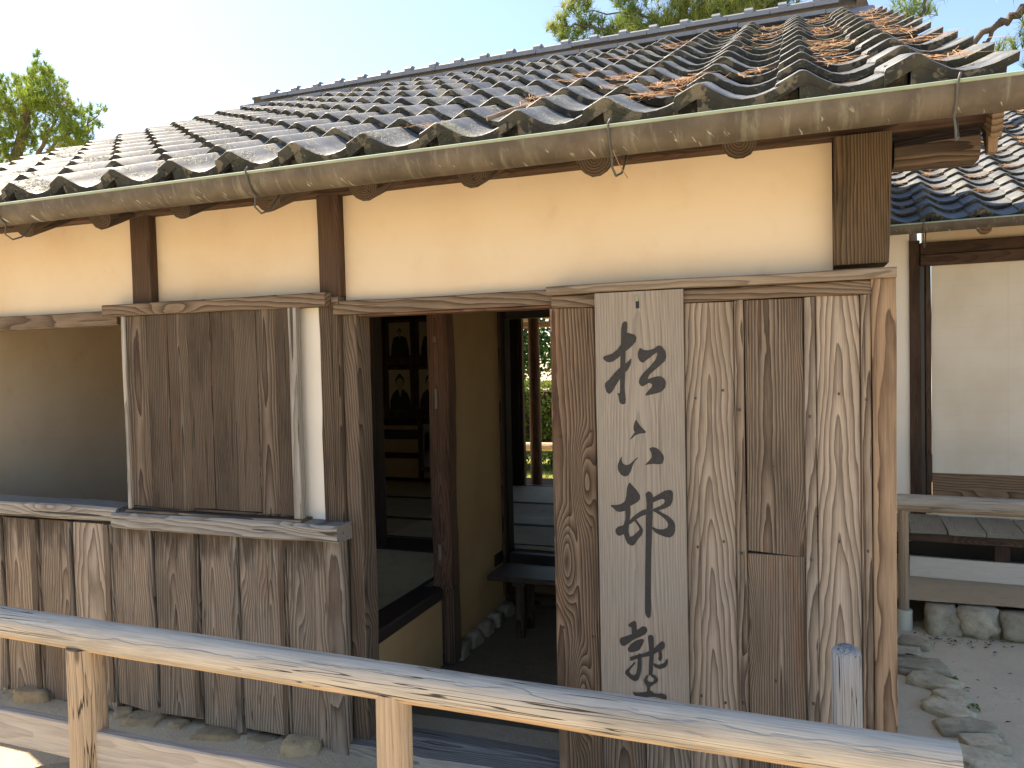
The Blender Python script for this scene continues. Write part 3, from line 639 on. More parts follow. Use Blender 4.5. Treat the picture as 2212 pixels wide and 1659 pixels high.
# gutter: half-round copper channel with rolled lip
GY, GZ, GR = -.452, 2.163, .055
def gutter(parent, x0, x1, gy, gz_, gr, lipmat):
    V = []; F = []; n = 12; seg = int((x1-x0)/.15)
    for rr_ in (gr, gr-.003):
        for i in range(seg+1):
            x = x0+(x1-x0)*i/seg; w_ = .0015*noise.noise((x*1.7, rr_*0, 3))
            for k in range(n+1):
                a = math.pi+math.pi*k/n; V.append((x-(x0+x1)/2, rr_*math.cos(a)+w_, rr_*math.sin(a)*1.2+w_))
    m = (seg+1)*(n+1)
    for i in range(seg):
        for k in range(n):
            a = i*(n+1)+k; F.append((a, a+1, a+n+2, a+n+1)); F.append((m+a, m+a+n+1, m+a+n+2, m+a+1))
    g = link('gutter', mesh('gutter', V, F, True), M_GUT, parent, Matrix.Translation(((x0+x1)/2, gy, gz_)))
    me = log_mesh(x1-x0, .0048, .0048, n=8, seg=40, wob=.05)
    link('gutter_lip', me, lipmat, g, Matrix.Translation((0, -gr, 0)) @ Matrix.Rotation(math.pi/2, 4, 'Y'))
    return g
GU = gutter(H, -2.75, 2.42, GY, GZ, GR, M_LIP)
def strap(parent, x, gy, gz_, gr, drop=.055):
    p = []
    for k in range(9):
        a = math.pi+math.pi*.62*k/8; p.append((x, gy+(gr+.003)*math.cos(a), gz_+(gr+.003)*math.sin(a)*1.2))
    loop = [(x+.006, gy-gr-.004, gz_+.016), (x+.002, gy-gr-.012, gz_+.004), (x, gy-gr-.006, gz_-.01)]
    j = [(x, gy-.02, gz_-gr*1.2-.004), (x+.002, gy-.026, gz_-gr*1.2-drop*.7), (x+.006, gy-.0, gz_-gr*1.2-drop), (x+.016, gy+.03, gz_-gr*1.2-drop*.75), (x+.022, gy+.09, gz_-gr*1.2+.03), (x+.03, gy+.2, gz_+.0)]
    tube('gutter_strap', parent, M_WIRE, loop+p[1:6]+j, .0032)
for sxp in (-1.077, .061, 1.236, 2.051): strap(H, sxp, GY, GZ, GR)

# ------------------------------------------------------------------ sign board
SG = tag(empty('sign_board', (1.222, -.0665, 1.757)), 'tall weathered board with four brushed black characters hung beside the doorway', 'sign')
me = bar_mesh(.286, .018, 1.42, .003, .0006, 14); link('board', me, W_SIGN, SG, Matrix.Translation((0, 0, -.71)), (.5, .5, .5))
K = json.loads('''{"pine":[[[11769,16613],[11847,16619],[11887,16545],[11864,16272],[11806,15635],[11784,14949],[11752,14491],[11786,14077],[11775,13962],[11691,13926],[11589,13963],[11554,14078],[11547,14198],[11502,14309],[11595,14285],[11604,14768],[11624,15318],[11653,15868],[11672,16370],[11707,16552]],[[11864,16263],[12001,16213],[12115,16182],[12173,16080],[12143,15954],[11993,15790],[11783,15635],[11571,15457],[11382,15323],[11217,15304],[11091,15385],[11046,15469],[11127,15523],[11340,15577],[11529,15711],[11648,15868],[11722,16094]],[[12001,15438],[11960,15220],[11864,15039],[11700,14904],[11580,14722],[11460,14539],[11354,14356],[11244,14264],[11151,14334],[11098,14520],[11110,14635],[11253,14749],[11421,14954],[11611,15135],[11822,15269]],[[12277,15768],[12358,15689],[12516,15662],[12698,15703],[12880,15824],[12991,15762],[13087,15625],[13110,15445],[13064,15311],[12936,15201],[12754,15047],[12571,14891],[12500,14733],[12750,14821],[12930,14832],[13041,14749],[13088,14613],[13058,14456],[12922,14322],[12696,14264],[12400,14202],[12493,14347],[12632,14482],[12656,14573],[12544,14628],[12360,14508],[12269,14531],[12216,14646],[12250,14782],[12367,14940],[12575,15140],[12759,15340],[12830,15519],[12817,15600],[12649,15478],[12465,15346],[12373,15267],[12269,15314],[12207,15443],[12201,15602]]],"below":[[[12112,13449],[12170,13344],[12246,13230],[12358,13117],[12439,13035],[12379,12998],[12219,12987],[12080,12931],[11916,12781],[11902,12813],[11987,12929],[12058,13022],[12018,13114],[12021,13228],[12064,13366]],[[11627,12245],[11611,12116],[11646,12001],[11761,11948],[11878,11983],[12019,12125],[12159,12230],[12149,12188],[12041,12080],[11960,11916],[11911,11754],[11825,11612],[11708,11572],[11592,11619],[11501,11742],[11470,11880],[11496,11997],[11555,12137]],[[12530,12526],[12644,12560],[12766,12530],[12890,12418],[12978,12284],[12985,12171],[12938,12033],[12816,12003],[12658,12012],[12498,11995],[12361,11964],[12454,12058],[12547,12160],[12593,12230],[12582,12367],[12529,12480]]],"village":[[[11858,11403],[11958,11286],[12094,11143],[12201,10972],[12194,10848],[12110,10752],[11899,10627],[11782,10552],[11734,10457],[11522,10401],[11405,10419],[11313,10517],[11220,10574],[11230,10621],[11386,10628],[11550,10658],[11693,10757],[11743,10945],[11771,11224]],[[11704,10619],[11876,10626],[11871,10348],[11845,10161],[11791,9787],[11834,9603],[11928,9632],[12116,9805],[12163,9877],[12074,10034],[11983,10145],[12054,10195],[12211,9972],[12278,9860],[12243,9697],[12111,9550],[11992,9357],[11899,9305],[11760,9366],[11693,9502],[11640,9685],[11507,9608],[11414,9635],[11359,9739],[11380,9857],[11490,9933],[11631,9964],[11706,10201],[11701,10433]],[[11773,10065],[11986,10307],[12266,10505],[12428,10549],[12425,10375],[12217,10295],[12007,10146],[11842,9999]],[[12547,10885],[12777,11032],[13005,11168],[13193,11198],[13259,11105],[13241,10846],[13167,10683],[12972,10574],[12791,10520],[12858,10464],[13081,10361],[13236,10232],[13314,10077],[13306,9872],[13241,9731],[13137,9652],[12980,9670],[12800,9729],[12665,9790],[12554,9921],[12555,9990],[12735,9908],[12916,9905],[13052,9971],[13086,10087],[13012,10220],[12856,10350],[12677,10456],[12564,10496],[12633,10568],[12861,10670],[12976,10766],[12991,10858],[12910,10900],[12728,10824],[12545,10725]],[[12367,11039],[12483,11135],[12573,11070],[12617,10957],[12593,10383],[12566,9830],[12532,9184],[12499,8073],[12494,7239],[12472,7029],[12416,6968],[12343,7016],[12290,7128],[12301,7779],[12328,8800],[12355,9542],[12367,10234],[12407,10696],[12388,10902]]],"school":[[[11725,6700],[11830,6780],[11924,6850],[11998,6811],[12013,6635],[12055,6358],[11866,6198],[11833,6476],[11836,6617],[11756,6618]],[[11453,6225],[11681,6319],[11917,6438],[12106,6620],[12223,6702],[12337,6667],[12363,6553],[12287,6429],[12100,6316],[11913,6226],[11723,6065],[11580,5956],[11477,5992],[11432,6105]],[[11696,5898],[11817,6075],[12006,6213],[12192,6279],[12261,6240],[12188,6069],[12093,5895],[11976,5835],[11811,5779],[11718,5806]],[[12369,6391],[12471,6448],[12562,6388],[12566,6086],[12550,5666],[12520,5290],[12494,5101],[12379,5086],[12384,5367],[12413,5744],[12396,6068]],[[11762,5623],[11997,5720],[12277,5822],[12555,5992],[12718,6172],[12834,6277],[12914,6217],[12921,6079],[12806,5950],[12826,5837],[12824,5697],[12777,5599],[12686,5635],[12712,5777],[12691,5914],[12505,5754],[12228,5676],[11948,5574],[11783,5484]],[[12524,5523],[12684,5472],[12867,5540],[12960,5690],[13015,5710],[12994,5532],[12910,5406],[12727,5338],[12568,5389]],[[12035,5771],[12151,5784],[12160,5481],[12126,5149],[12052,4929],[11958,4838],[11841,4856],[11703,4957],[11601,5048],[11602,5133],[11756,5293],[11923,5491],[11955,5448],[11811,5262],[11734,5140],[11807,5054],[11900,5028],[11967,5107],[12008,5299]],[[12458,5152],[12586,5121],[12685,5021],[12665,4912],[12558,4829],[12419,4718],[12392,4480],[12299,4445],[12326,4706],[12236,4811],[12215,4935],[12301,5077],[12384,5115],[12330,4940],[12375,4876],[12491,4885],[12565,4969],[12530,5035],[12457,5049]],[[11825,4472],[11974,4473],[12207,4513],[12440,4603],[12576,4504],[12805,4558],[12941,4506],[12957,4368],[12802,4371],[12574,4411],[12344,4371],[12110,4265],[11971,4284]]]}''')
def smooth_poly(P, it=2):
    for _ in range(it):
        Q = []
        for i in range(len(P)):
            a, b = Vector(P[i]), Vector(P[(i+1) % len(P)]); w1 = .14 if _ == 0 else .22; Q += [a*(1-w1)+b*w1, a*w1+b*(1-w1)]
        P = Q
    return P
for ci, nm in enumerate(('pine', 'below', 'village', 'school')):
    V = []; F = []
    for si, st in enumerate(K[nm]):
        P = smooth_poly([(a/1e4-1.222, b/1e4-1.757) for a, b in st]); b = len(V)
        yy = -.0096-.00025*si
        V += [(p[0], yy, p[1]) for p in P]
        ar = sum(P[i][0]*P[(i+1) % len(P)][1]-P[(i+1) % len(P)][0]*P[i][1] for i in range(len(P)))
        f = list(range(b, b+len(P))); F.append(tuple(f if ar > 0 else f[::-1]))
    link('brush_character', mesh('brush_character', V, F), M_INK, SG)
V = []; F = []; box_vf(V, F, -.005, .005, -.0112, -.0098, -.055, -.032); link('hanging_slot', mesh('slot', V, F), M_CLOTH, SG)
tube('hanging_nail', SG, M_LIP, [(0, .0, -.035), (-.001, -.014, -.028), (-.0015, -.02, -.016)], .003)

# ------------------------------------------------------------------ bench and portraits inside
BN = tag(empty('bench', (.62, 1.48, .012)), 'low dark lacquered bench on the earthen floor inside the doorway', 'bench')
bar('seat', BN, W_BLACK, -.53, .6, -.14, .13, .318, .348, 'x', (.5, .5, .9), .004)
for lx in (-.36, .42):
    for ly in (-.08, .08): bar('leg', BN, W_POST, lx-.022, lx+.022, ly-.02, ly+.02, 0, .29, 'z', (.5, .3, .34))
    bar('crossbar', BN, W_BLACK, lx-.035, lx+.035, -.11, .11, .29, .3175, 'y', (.5, .5, .7))
def disc(cx, cz, rx, rz, y, n=18, squash=None):
    P = [];
    for k in range(n): a = 2*math.pi*k/n; P.append((cx+rx*math.cos(a), y, cz+rz*math.sin(a)))
    return P
def portrait(x0, x1, z0, z1, label, kind, seed, dark=1.0):
    rr = random.Random(seed); W, Hh = x1-x0, z1-z0; cx, cz = (x0+x1)/2, (z0+z1)/2
    e = tag(empty('framed_portrait', (cx, YB-.055, z0)), label, 'portrait', 'framed portraits on the back wall')
    b = .036; fm = W_RED
    bar('frame_side', e, fm, -W/2, -W/2+b, -.02, .015, 0, Hh, 'z', (.5, .4, .4)); bar('frame_side', e, fm, W/2-b, W/2, -.02, .015, 0, Hh, 'z', (.5, .4, .4))
    bar('frame_side', e, fm, -W/2+b, W/2-b, -.02, .015, Hh-b, Hh, 'x', (.5, .4, .4)); bar('frame_side', e, fm, -W/2+b, W/2-b, -.022, .015, 0, .09 if kind != 'mount' else b, 'x', (.5, .4, .42))
    zb = .09 if kind != 'mount' else b
    ph = slab('photograph', e, M_PHOTO if kind != 'mount' else M_MAT, -W/2+b, W/2-b, .004, .012, zb, Hh-b, (.5, .5, .5))
    ph_c = Vector((0, .008, (zb+Hh-b)/2)); pw, p_h = W-2*b, Hh-b-zb
    def add(nm, P, mat, layer):
        V = [(p[0], -.004-.0006*layer, p[2]) for p in P]; link(nm, mesh(nm, V, [tuple(range(len(V)))]), mat, ph)
    s = p_h
    if kind == 'mount':
        add('print', [(-pw*.42, 0, -s*.36), (pw*.42, 0, -s*.36), (pw*.42, 0, s*.30), (-pw*.42, 0, s*.30)], M_FIG, 0)
        k = .62; oy = -.06*s
    else: k = 1.0; oy = 0
    if kind == 'seated': hx, hz, hr = 0, s*.20, s*.085
    else: hx, hz, hr = 0, s*.18, s*.15
    hr *= k; hz = hz*k+oy
    sh = min(pw*.46, hr*(3.6 if kind == 'seated' else 2.6))
    bot = -s*(.5 if kind != 'mount' else .36)
    body = [(hx-sh, 0, bot), (hx+sh, 0, bot), (hx+sh*.98, 0, bot+(hz-bot)*.30), (hx+sh*.72, 0, hz-hr*1.9), (hx+hr*.5, 0, hz-hr*1.15), (hx-hr*.5, 0, hz-hr*1.15), (hx-sh*.72, 0, hz-hr*1.9), (hx-sh*.98, 0, bot+(hz-bot)*.30)]
    add('robe', body, M_FIG if kind != 'mount' else M_MAT, 2)
    add('collar', [(hx-hr*.42, 0, hz-hr*.9), (hx+hr*.42, 0, hz-hr*.9), (hx, 0, hz-hr*2.6)], M_FACEP, 3)
    add('hair', disc(hx, hz+hr*.12, hr*.84, hr*1.16, 0), M_FIG, 4)
    add('face', disc(hx, hz-hr*.18, hr*.70, hr*.92, 0), M_FACEP if kind != 'mount' else M_MAT, 5)
    add('topknot', disc(hx, hz+hr*1.22, hr*.30, hr*.26, 0, 10), M_FIG, 6)
    for s_ in (-1, 1): add('eye', disc(hx+s_*hr*.28, hz-hr*.08, hr*.13, hr*.05, 0, 8), M_FIG, 7)
    add('mouth', disc(hx, hz-hr*.66, hr*.2, hr*.045, 0, 8), M_FIG, 7)
portrait(-2.012, -1.702, 1.512, 1.955, 'red framed portrait of a man seated cross-legged, middle of the upper row', 'seated', 1)
portrait(-1.690, -1.380, 1.512, 1.955, 'red framed portrait of a man in dark robe, upper row beside the reddish post', 'seated', 2)
portrait(-2.36, -2.025, 1.512, 1.955, 'red framed portrait cut off by the dark inner post, upper row', 'seated', 3)
portrait(-2.025, -1.712, 1.0, 1.505, 'red framed half-length portrait of a man in a robe, middle of the lower row', 'bust', 4)
portrait(-1.702, -1.392, 1.0, 1.505, 'dim framed half-length portrait in the lower row beside the reddish post', 'bust', 5)
portrait(-2.36, -2.037, 1.0, 1.505, 'framed half-length portrait half hidden by the dark inner post, lower row', 'bust', 6)
portrait(-1.675, -1.36, .50, .985, 'framed portrait with a wide pale grey mount, hung lowest of all', 'mount', 7)

# ------------------------------------------------------------------ front fence
FN = tag(empty('log_fence', (0, -.87, 0)), 'low log rail fence with pale lower boards crossing the front of the schoolhouse', 'fence')
log('rail', FN, W_RAIL, (1.988, .0, .7355), (-4.5, .0, .806), .0455, .047, (.5, .12, .5), up=(0, -.35, 1), n=28, seg=90, wob=.05, bend=.006)
for i, (xx, r_) in enumerate(((-1.34, .055), (-.292, .055), (.742, .047))):
    log('post', FN, W_LOGPOST, (xx, 0, -.1), (xx+.003, 0, .728), r_, r_*.94, (.6, .1, .5), n=22, wob=.04)
bar('lower_board', FN, W_BOARD, -1.29, -.34, -.018, .014, .385, .493, 'x', (.5, .2, .5), .004)
bar('lower_board', FN, W_BOARD, -.245, .70, -.018, .014, .375, .483, 'x', (.4, .15, .5), .004)
bar('lower_board', FN, W_BOARD, .786, 1.9, -.018, .014, .372, .478, 'x', (.5, .2, .5), .004)
bar('lower_board', FN, W_BOARD, -2.4, -1.39, -.018, .014, .385, .493, 'x', (.5, .2, .5), .004)
SP = tag(log('log_post', None, W_GREYLOG, (1.822, -.40, -.1), (1.812, -.40, .765), .0405, .0365, (.55, .1, .5), n=22, wob=.03, round_top=.026), 'short grey round-topped log post standing before the boarded panel', 'post')

# ------------------------------------------------------------------ stones under the planks
for (xx, yy, sa, sb, sc_, rz) in ((-1.95, -.03, .11, .07, .05, .1), (-1.76, -.02, .07, .05, .04, .4), (-1.58, -.045, .13, .075, .085, .1), (-1.22, -.05, .10, .07, .06, .3), (-1.06, -.045, .05, .05, .055, .7), (-.93, -.06, .11, .075, .05, .2), (-.76, -.05, .065, .05, .04, .1), (-.53, -.055, .17, .08, .042, .12), (-.33, -.045, .09, .06, .03, .1), (-.125, -.055, .10, .085, .075, .25)):
    stone('footing_stone', H, M_STONE, (xx, yy, .030), (sa, sb, sc_), rz, rough=.34, cut=.72)
for i in range(5):   # stones along the inner wall foot
    stone('footing_stone', H, M_SLATE, (.045, 1.06+i*.165, .04), (.055, .085, .06), random.uniform(-.2, .2))
tag(stone('flat_rock', None, M_SLATE, (-.93, -.50, -.015), (.24, .14, .05), .3), 'flat grey rock half sunk in the sandy yard below the fence', 'rock')
# border stones on the right
bs = ((2.19, 1.78, .11, .08), (2.27, 1.93, .09, .07), (2.245, 1.60, .13, .085), (2.29, 1.42, .12, .07), (2.345, 1.27, .085, .07), (2.29, 1.14, .12, .08), (2.335, .99, .13, .075), (2.37, .85, .10, .065), (2.33, .70, .13, .085), (2.37, .53, .11, .08), (2.36, .37, .11, .08), (2.34, .2, .12, .08))
bl = ('nearest the pipe-footed post', 'tucked against the terrace wall', 'dark, third from the terrace', 'sandy, fourth from the terrace', 'small blue-green', 'dark wedge-shaped, below the blue-green one', 'broad pale, seventh from the terrace', 'eighth from the terrace', 'ninth from the terrace', 'tenth from the terrace', 'eleventh from the terrace', 'last at the near end')
for (xx, yy, sa, sb), l_ in zip(bs, bl):
    tag(stone('border_stone', None, M_SLATE, (xx, yy, .004+random.uniform(-.004, .008)), (sa*1.3, sb*1.3, .03), random.uniform(-.9, .3), rough=.42, cut=random.uniform(.58, .7), col=(.5, .5, random.choice((.42, .5, .58, .66)))), 'flat border stone beside the gravel path, '+l_, 'stone', 'border stones of the gravel path')
tw = tag(empty('terrace_wall', (2.3, 2.2, 0)), 'low dry stone edging of rounded boulders below the terrace', 'stone wall')
for i, (xx, sx_, sz_) in enumerate(((.14, .09, .10), (.30, .12, .105), (.55, .15, .09), (.83, .14, .10), (1.1, .15, .1), (1.4, .16, .1), (1.7, .15, .1), (2.0, .16, .1))):
    stone('boulder', tw, M_SLATE, (xx, .03+random.uniform(-.02, .02)-.05*xx, .05), (sx_*1.3, .14, sz_*1.2), random.uniform(-.15, .15), rough=.36, cut=.72, col=(.5, .5, random.uniform(.38, .5)))

# ------------------------------------------------------------------ second building, right
B2 = tag(empty('neighbouring_house', (2.3, 3.3, .14), R(-3.5)), 'second tiled house with paper sliding door and plank veranda behind the corner post', 'building')
zo = -.14
slab('plaster_wall', B2, PL_WHITE, -.25, .122, .0, .07, .1, 2.2)
bar('house_post', B2, W_DARK, .1225, .185, -.02, .08, .2, 2.14, 'z', (.5, .3, .45)); bar('house_post', B2, W_BLACK, .186, .217, .01, .08, .2, 2.0, 'z')
bar('door_stile', B2, W_DARK, .2175, .252, .0, .05, .3, 2.0, 'z', (.5, .3, .5))
bar('lintel', B2, W_DARK, .188, 3.2, -.045, .05, 1.968, 2.038, 'x', (.5, .3, .55)); bar('lintel', B2, W_DARK, .188, 3.2, -.03, .05, 2.042, 2.12, 'x', (.5, .3, .42))
bar('eave_beam', B2, W_DARK, -.3, 3.2, -.08, .05, 2.195, 2.29, 'x', (.5, .3, .5)); bar('plaster_strip', B2, PL_BEIGE, .2, 3.2, .02, .06, 2.12, 2.195, 'x')
for i in range(3):
    pn = empty('sliding_panel', (.2525+i*.93, .01, 0), 0, B2)
    slab('paper', pn, M_PAPER, .004, .88, .012, .03, .572, 1.967); bar('kickboard', pn, W_WARM, .004, .88, .008, .032, .30, .5705, 'x', (.5, .1, .42), .002)
    bar('stile', pn, W_DARK, .8805, .926, .004, .04, .30, 1.967, 'z')
V = []
for i in range(15):
    bar('veranda_plank', B2, W_VER, -.32+i*.205, -.12+i*.205, -.50, -.022, .265, .292, 'y', (random.random(), .3, random.uniform(.42, .52)), .003, .003, ends=(.02, 0))
bar('veranda_beam', B2, W_DARK, -.35, 2.9, -.46, -.40, .205, .2645, 'x', (.5, .3, .9))
for i in range(5): bar('veranda_leg', B2, W_DARK, -.2+i*.75, -.12+i*.75, -.44, -.36, -.02, .204, 'z')
slab('crawlspace_shade_back', B2, W_BLACK, -.3, 3.0, .0, .05, -.05, .25, (.5, .5, .5))  # black sheet paints in the deep shade of the void below the planks
stone('foundation_stone', B2, M_SLATE, (.1, -.4, .02), (.12, .1, .05)); stone('foundation_stone', B2, M_SLATE, (.8, -.4, .02), (.12, .1, .05))
TH2 = R(22.0); GB = .238; u2 = Matrix.Translation((0, -.56, 2.185)) @ Matrix.Rotation(TH2, 4, 'X')
V = []; F = []; box_vf(V, F, -.55, 2.6, .04, GB*20, -.05, -.03)
roof2 = link('roof', mesh('roof', V, F), W_DARK, B2, u2, (.5, .4, .5))
lay_tiles(roof2, -.62, 12, 20, random.Random(9), GB)
rd2 = link('ridge', mesh('ridge', *(lambda V, F: (box_vf(V, F, -.55, 3.0, -.08, .08, -.05, .16), (V, F))[1])([], [])), PL_MUD, B2, Matrix.Translation((0, -.56+GB*20*math.cos(TH2)+.05, 2.185+GB*20*math.sin(TH2))))
for lev in range(4):
    x = -.6+.1*(lev % 2)
    while x < 2.9:
        link('ridge_tile', nosh(.262, .24-.02*lev, .022), M_RTILE, rd2, Matrix.Translation((x, 0, .0+.04*lev)) @ Matrix.Rotation(rr.uniform(-.01, .01), 4, 'Z')); x += .262
x = -.5
while x < 2.9:
    link('ridge_cap', cm, None, rd2, Matrix.Translation((x, 0, .16))); x += .206
gutter(B2, -.6, 3.0, -.59, 2.165, .045, M_LIP)
strap(B2, .16, -.59, 2.165, .045, .09)
for i in range(6): log('rafter', B2, W_WARM, (-.12+i*.62, -.45, 2.13), (-.12+i*.62, .0, 2.30), .04, .04, (.5, 0, .36), n=12, flat=.35)
# second fence
F2 = tag(empty('log_fence', (2.25, 2.2, 0), R(-3.5)), 'weathered log rail fence on a pipe-footed post before the neighbouring house', 'fence')
log('rail', F2, W_RAIL, (2.4, 0, .70), (-.35, 0, .70), .046, .048, (.5, .2, .38), up=(0, -.3, 1), n=20, wob=.05)
for xx in (.0, 1.15): log('post', F2, W_LOGPOST, (xx, 0, .05), (xx, 0, .66), .027, .026, (.5, .1, .36), n=16, wob=.04); log('pipe_footing', F2, M_PIPE, (xx, 0, -.03), (xx, 0, .10), .043, .043, n=20, wob=0, seg=2)
bar('lower_board', F2, W_BOARD2, .03, 1.12, -.012, .012, .292, .402, 'x', (.5, .3, .44), .003); bar('lower_board', F2, W_BOARD2, 1.18, 2.4, -.012, .012, .292, .402, 'x', (.5, .3, .44), .003)

# ------------------------------------------------------------------ garden behind
def leaves(name, mat, parent, pts, size, rnd, asp=.5, up=.0):
    V = []; F = []
    for p in pts:
        d = Vector((rnd.gauss(0, 1), rnd.gauss(0, 1), rnd.gauss(0, 1)+up)).normalized(); e = d.cross(Vector((rnd.gauss(0, 1), rnd.gauss(0, 1), rnd.gauss(0, 1)))).normalized()
        s = size*rnd.uniform(.6, 1.3); b = len(V); p = Vector(p)
        V += [p-d*s, p+e*s*asp, p+d*s, p-e*s*asp]; F.append((b, b+1, b+2, b+3))
    return link(name, mesh(name, V, F), mat, parent)
rn = random.Random(11)
HG = tag(empty('clipped_hedge', (-1.6, 7.9, 0)), 'sunlit clipped green hedge behind the rear garden rail', 'hedge')
pts = []
for i in range(15000):
    a, b, c = rn.uniform(-2.4, 2.4), rn.uniform(-.45, .45), rn.uniform(.0, 1.22)
    if rn.random() < .75:
        if rn.random() < .35: c = 1.22-abs(rn.gauss(0, .05))
        else: b = -.45+abs(rn.gauss(0, .05))
    c += .05*noise.noise((a*2, b*2, 0)); b += .08*noise.noise((a*2.3, c*2.3, 9)); pts.append((a, b, c))
leaves('foliage', M_HEDGE, HG, pts, .032, rn)
for i in range(7): log('stem', HG, M_BARK, (-2.1+i*.7, 0, 0), (-2.1+i*.7+rn.uniform(-.1, .1), 0, .7), .02, .012, n=8)
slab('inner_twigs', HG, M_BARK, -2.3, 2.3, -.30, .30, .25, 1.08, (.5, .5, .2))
F3 = tag(empty('garden_rail', (0, 6.4, 0)), 'pale round log rail crossing the lawn behind the schoolhouse', 'fence')
log('rail', F3, W_LOGPOST, (1.5, 0, .47), (-4, 0, .45), .055, .05, (.5, .2, .62), wob=.05)
for xx in (-3.2, -2.1, -.3, .9): log('post', F3, W_LOGPOST, (xx, 0, -.05), (xx, 0, .42), .045, .045, n=14)
V = []; F = []
for i in range(26000):
    x, y = rn.uniform(-4.5, 1.5), rn.uniform(5.5, 8.2); h = rn.uniform(.02, .05); a = rn.uniform(0, 6.28); b = len(V); dx, dy = .004*math.cos(a), .004*math.sin(a); lx, ly = rn.gauss(0, .012), rn.gauss(0, .012)
    V += [(x-dx, y-dy, -.01), (x+dx, y+dy, -.01), (x+lx, y+ly, h)]; F.append((b, b+1, b+2))
tag(link('lawn_grass', mesh('lawn_grass', V, F), M_GRASS), 'short yellow-green sunlit lawn behind the house', 'grass', kind='stuff')
def broadleaf(loc, label, blobs, n, size, mat, th, seed):
    r = random.Random(seed); e = tag(empty('garden_tree', loc), label, 'tree', 'trees in the rear garden')
    log('trunk', e, M_BARK, (0, 0, -.1), (.1, 0, th), .11, .06, n=12, wob=.15, bend=.1)
    for (bx, by, bz, br) in blobs[:5]: tube('limb', e, M_BARK, [(.05, 0, th*.6), (bx*.5, by*.5, (th*.6+bz)*.5+.1), (bx, by, bz)], .03)
    pts = []
    for (bx, by, bz, br) in blobs:
        for k in range(int(n*br*br)):
            d = Vector((r.gauss(0, 1), r.gauss(0, 1), r.gauss(0, 1))).normalized()*br*(r.random()**.45)*(1+.35*noise.noise((bx+r.random(), bz*3, k*.01)))
            pts.append((bx+d.x, by+d.y, bz+d.z*.75))
    leaves('crown', mat, e, pts, size, r, .42)
r8 = random.Random(8)
broadleaf((-3.0, 10.4, 0), 'dark leafy tree with forked trunk behind the hedge', [(r8.uniform(-1.5, 1.5), r8.uniform(-.8, .8), r8.uniform(1.3, 4.2), r8.uniform(.5, .85)) for _ in range(26)], 1100, .06, M_TREE, 2.2, 1)
broadleaf((-1.1, 10.0, 0), 'bright feathery tree at the right behind the hedge', [(r8.uniform(-.9, .9), r8.uniform(-.6, .6), r8.uniform(1.4, 3.6), r8.uniform(.35, .6)) for _ in range(14)], 1000, .055, M_HEDGE, 2.0, 2)
broadleaf((-5.4, 11.2, 0), 'shaded leafy tree at the far left behind the hedge', [(r8.uniform(-1.5, 1.5), r8.uniform(-.8, .8), r8.uniform(1.2, 4.0), r8.uniform(.5, .9)) for _ in range(14)], 700, .065, M_TREE, 2.0, 3)

# ------------------------------------------------------------------ pines
def pine(loc, label, trunk_pts, limbs, tufts, nl, nw, nn, mat, seed, r0=.16):
    r = random.Random(seed); e = tag(empty('pine_tree', loc), label, 'tree', 'pine trees around the schoolhouse')
    def taper(nm, pts, ra, rb):
        V = []; F = []; n = 9
        for i, p in enumerate(pts):
            p = Vector(p); q = Vector(pts[min(i+1, len(pts)-1)])-Vector(pts[max(i-1, 0)]); q.normalize()
            a = q.cross(Vector((.3, .5, .8))).normalized(); c = q.cross(a); rad = ra+(rb-ra)*i/(len(pts)-1)
            for k in range(n):
                t = 2*math.pi*k/n; rr_ = rad*(1+.18*noise.noise((i*1.3, k*1.1, seed))); V.append(p+a*rr_*math.cos(t)+c*rr_*math.sin(t))
        for i in range(len(pts)-1):
            for k in range(n): F.append((i*n+k, i*n+(k+1) % n, (i+1)*n+(k+1) % n, (i+1)*n+k))
        return link(nm, mesh(nm, V, F, True), M_BARK, e, None, (.5, .5, .5))
    def wig(P, s):
        out = [Vector(P[0])]
        for i in range(len(P)-1):
            a, b = Vector(P[i]), Vector(P[i+1])
            for k in range(1, 6): t = k/5; out.append(a.lerp(b, t)+Vector((r.gauss(0, s), r.gauss(0, s), r.gauss(0, s)))*(1 if k < 5 else 0))
        return out
    taper('trunk', wig(trunk_pts, .03), r0, r0*.4)
    for (P, ra) in limbs: taper('limb', wig(P, .025), ra, ra*.25)
    V = []; F = []
    for (c, d) in tufts:
        c = Vector(c); d = Vector(d).normalized()
        for k in range(nn):
            q = (d*1.0+Vector((r.gauss(0, .62), r.gauss(0, .62), r.gauss(0, .62)))).normalized(); L = nl*r.uniform(.7, 1.15)
            s = c-d*nl*.5*r.random(); w_ = q.cross(Vector((r.gauss(0, 1), r.gauss(0, 1), r.gauss(0, 1)))).normalized()*nw; b = len(V)
            V += [s-w_, s+w_, s+q*L]; F.append((b, b+1, b+2))
    link('crown', mesh('crown', V, F), mat, e)
    return e
def clumps(rnd, centers, n, flat=.5):
    T = []
    for (cx, cy, cz, cr) in centers:
        for k in range(int(n*cr*cr)):
            d = Vector((rnd.gauss(0, 1), rnd.gauss(0, 1), rnd.gauss(0, 1))).normalized()*cr*(rnd.random()**.4); d.z *= flat
            T.append(((cx+d.x, cy+d.y, cz+d.z), (d.x*.6+rnd.gauss(0, .3), d.y*.6+rnd.gauss(0, .3), .6+d.z)))
    return T
q = random.Random(21)
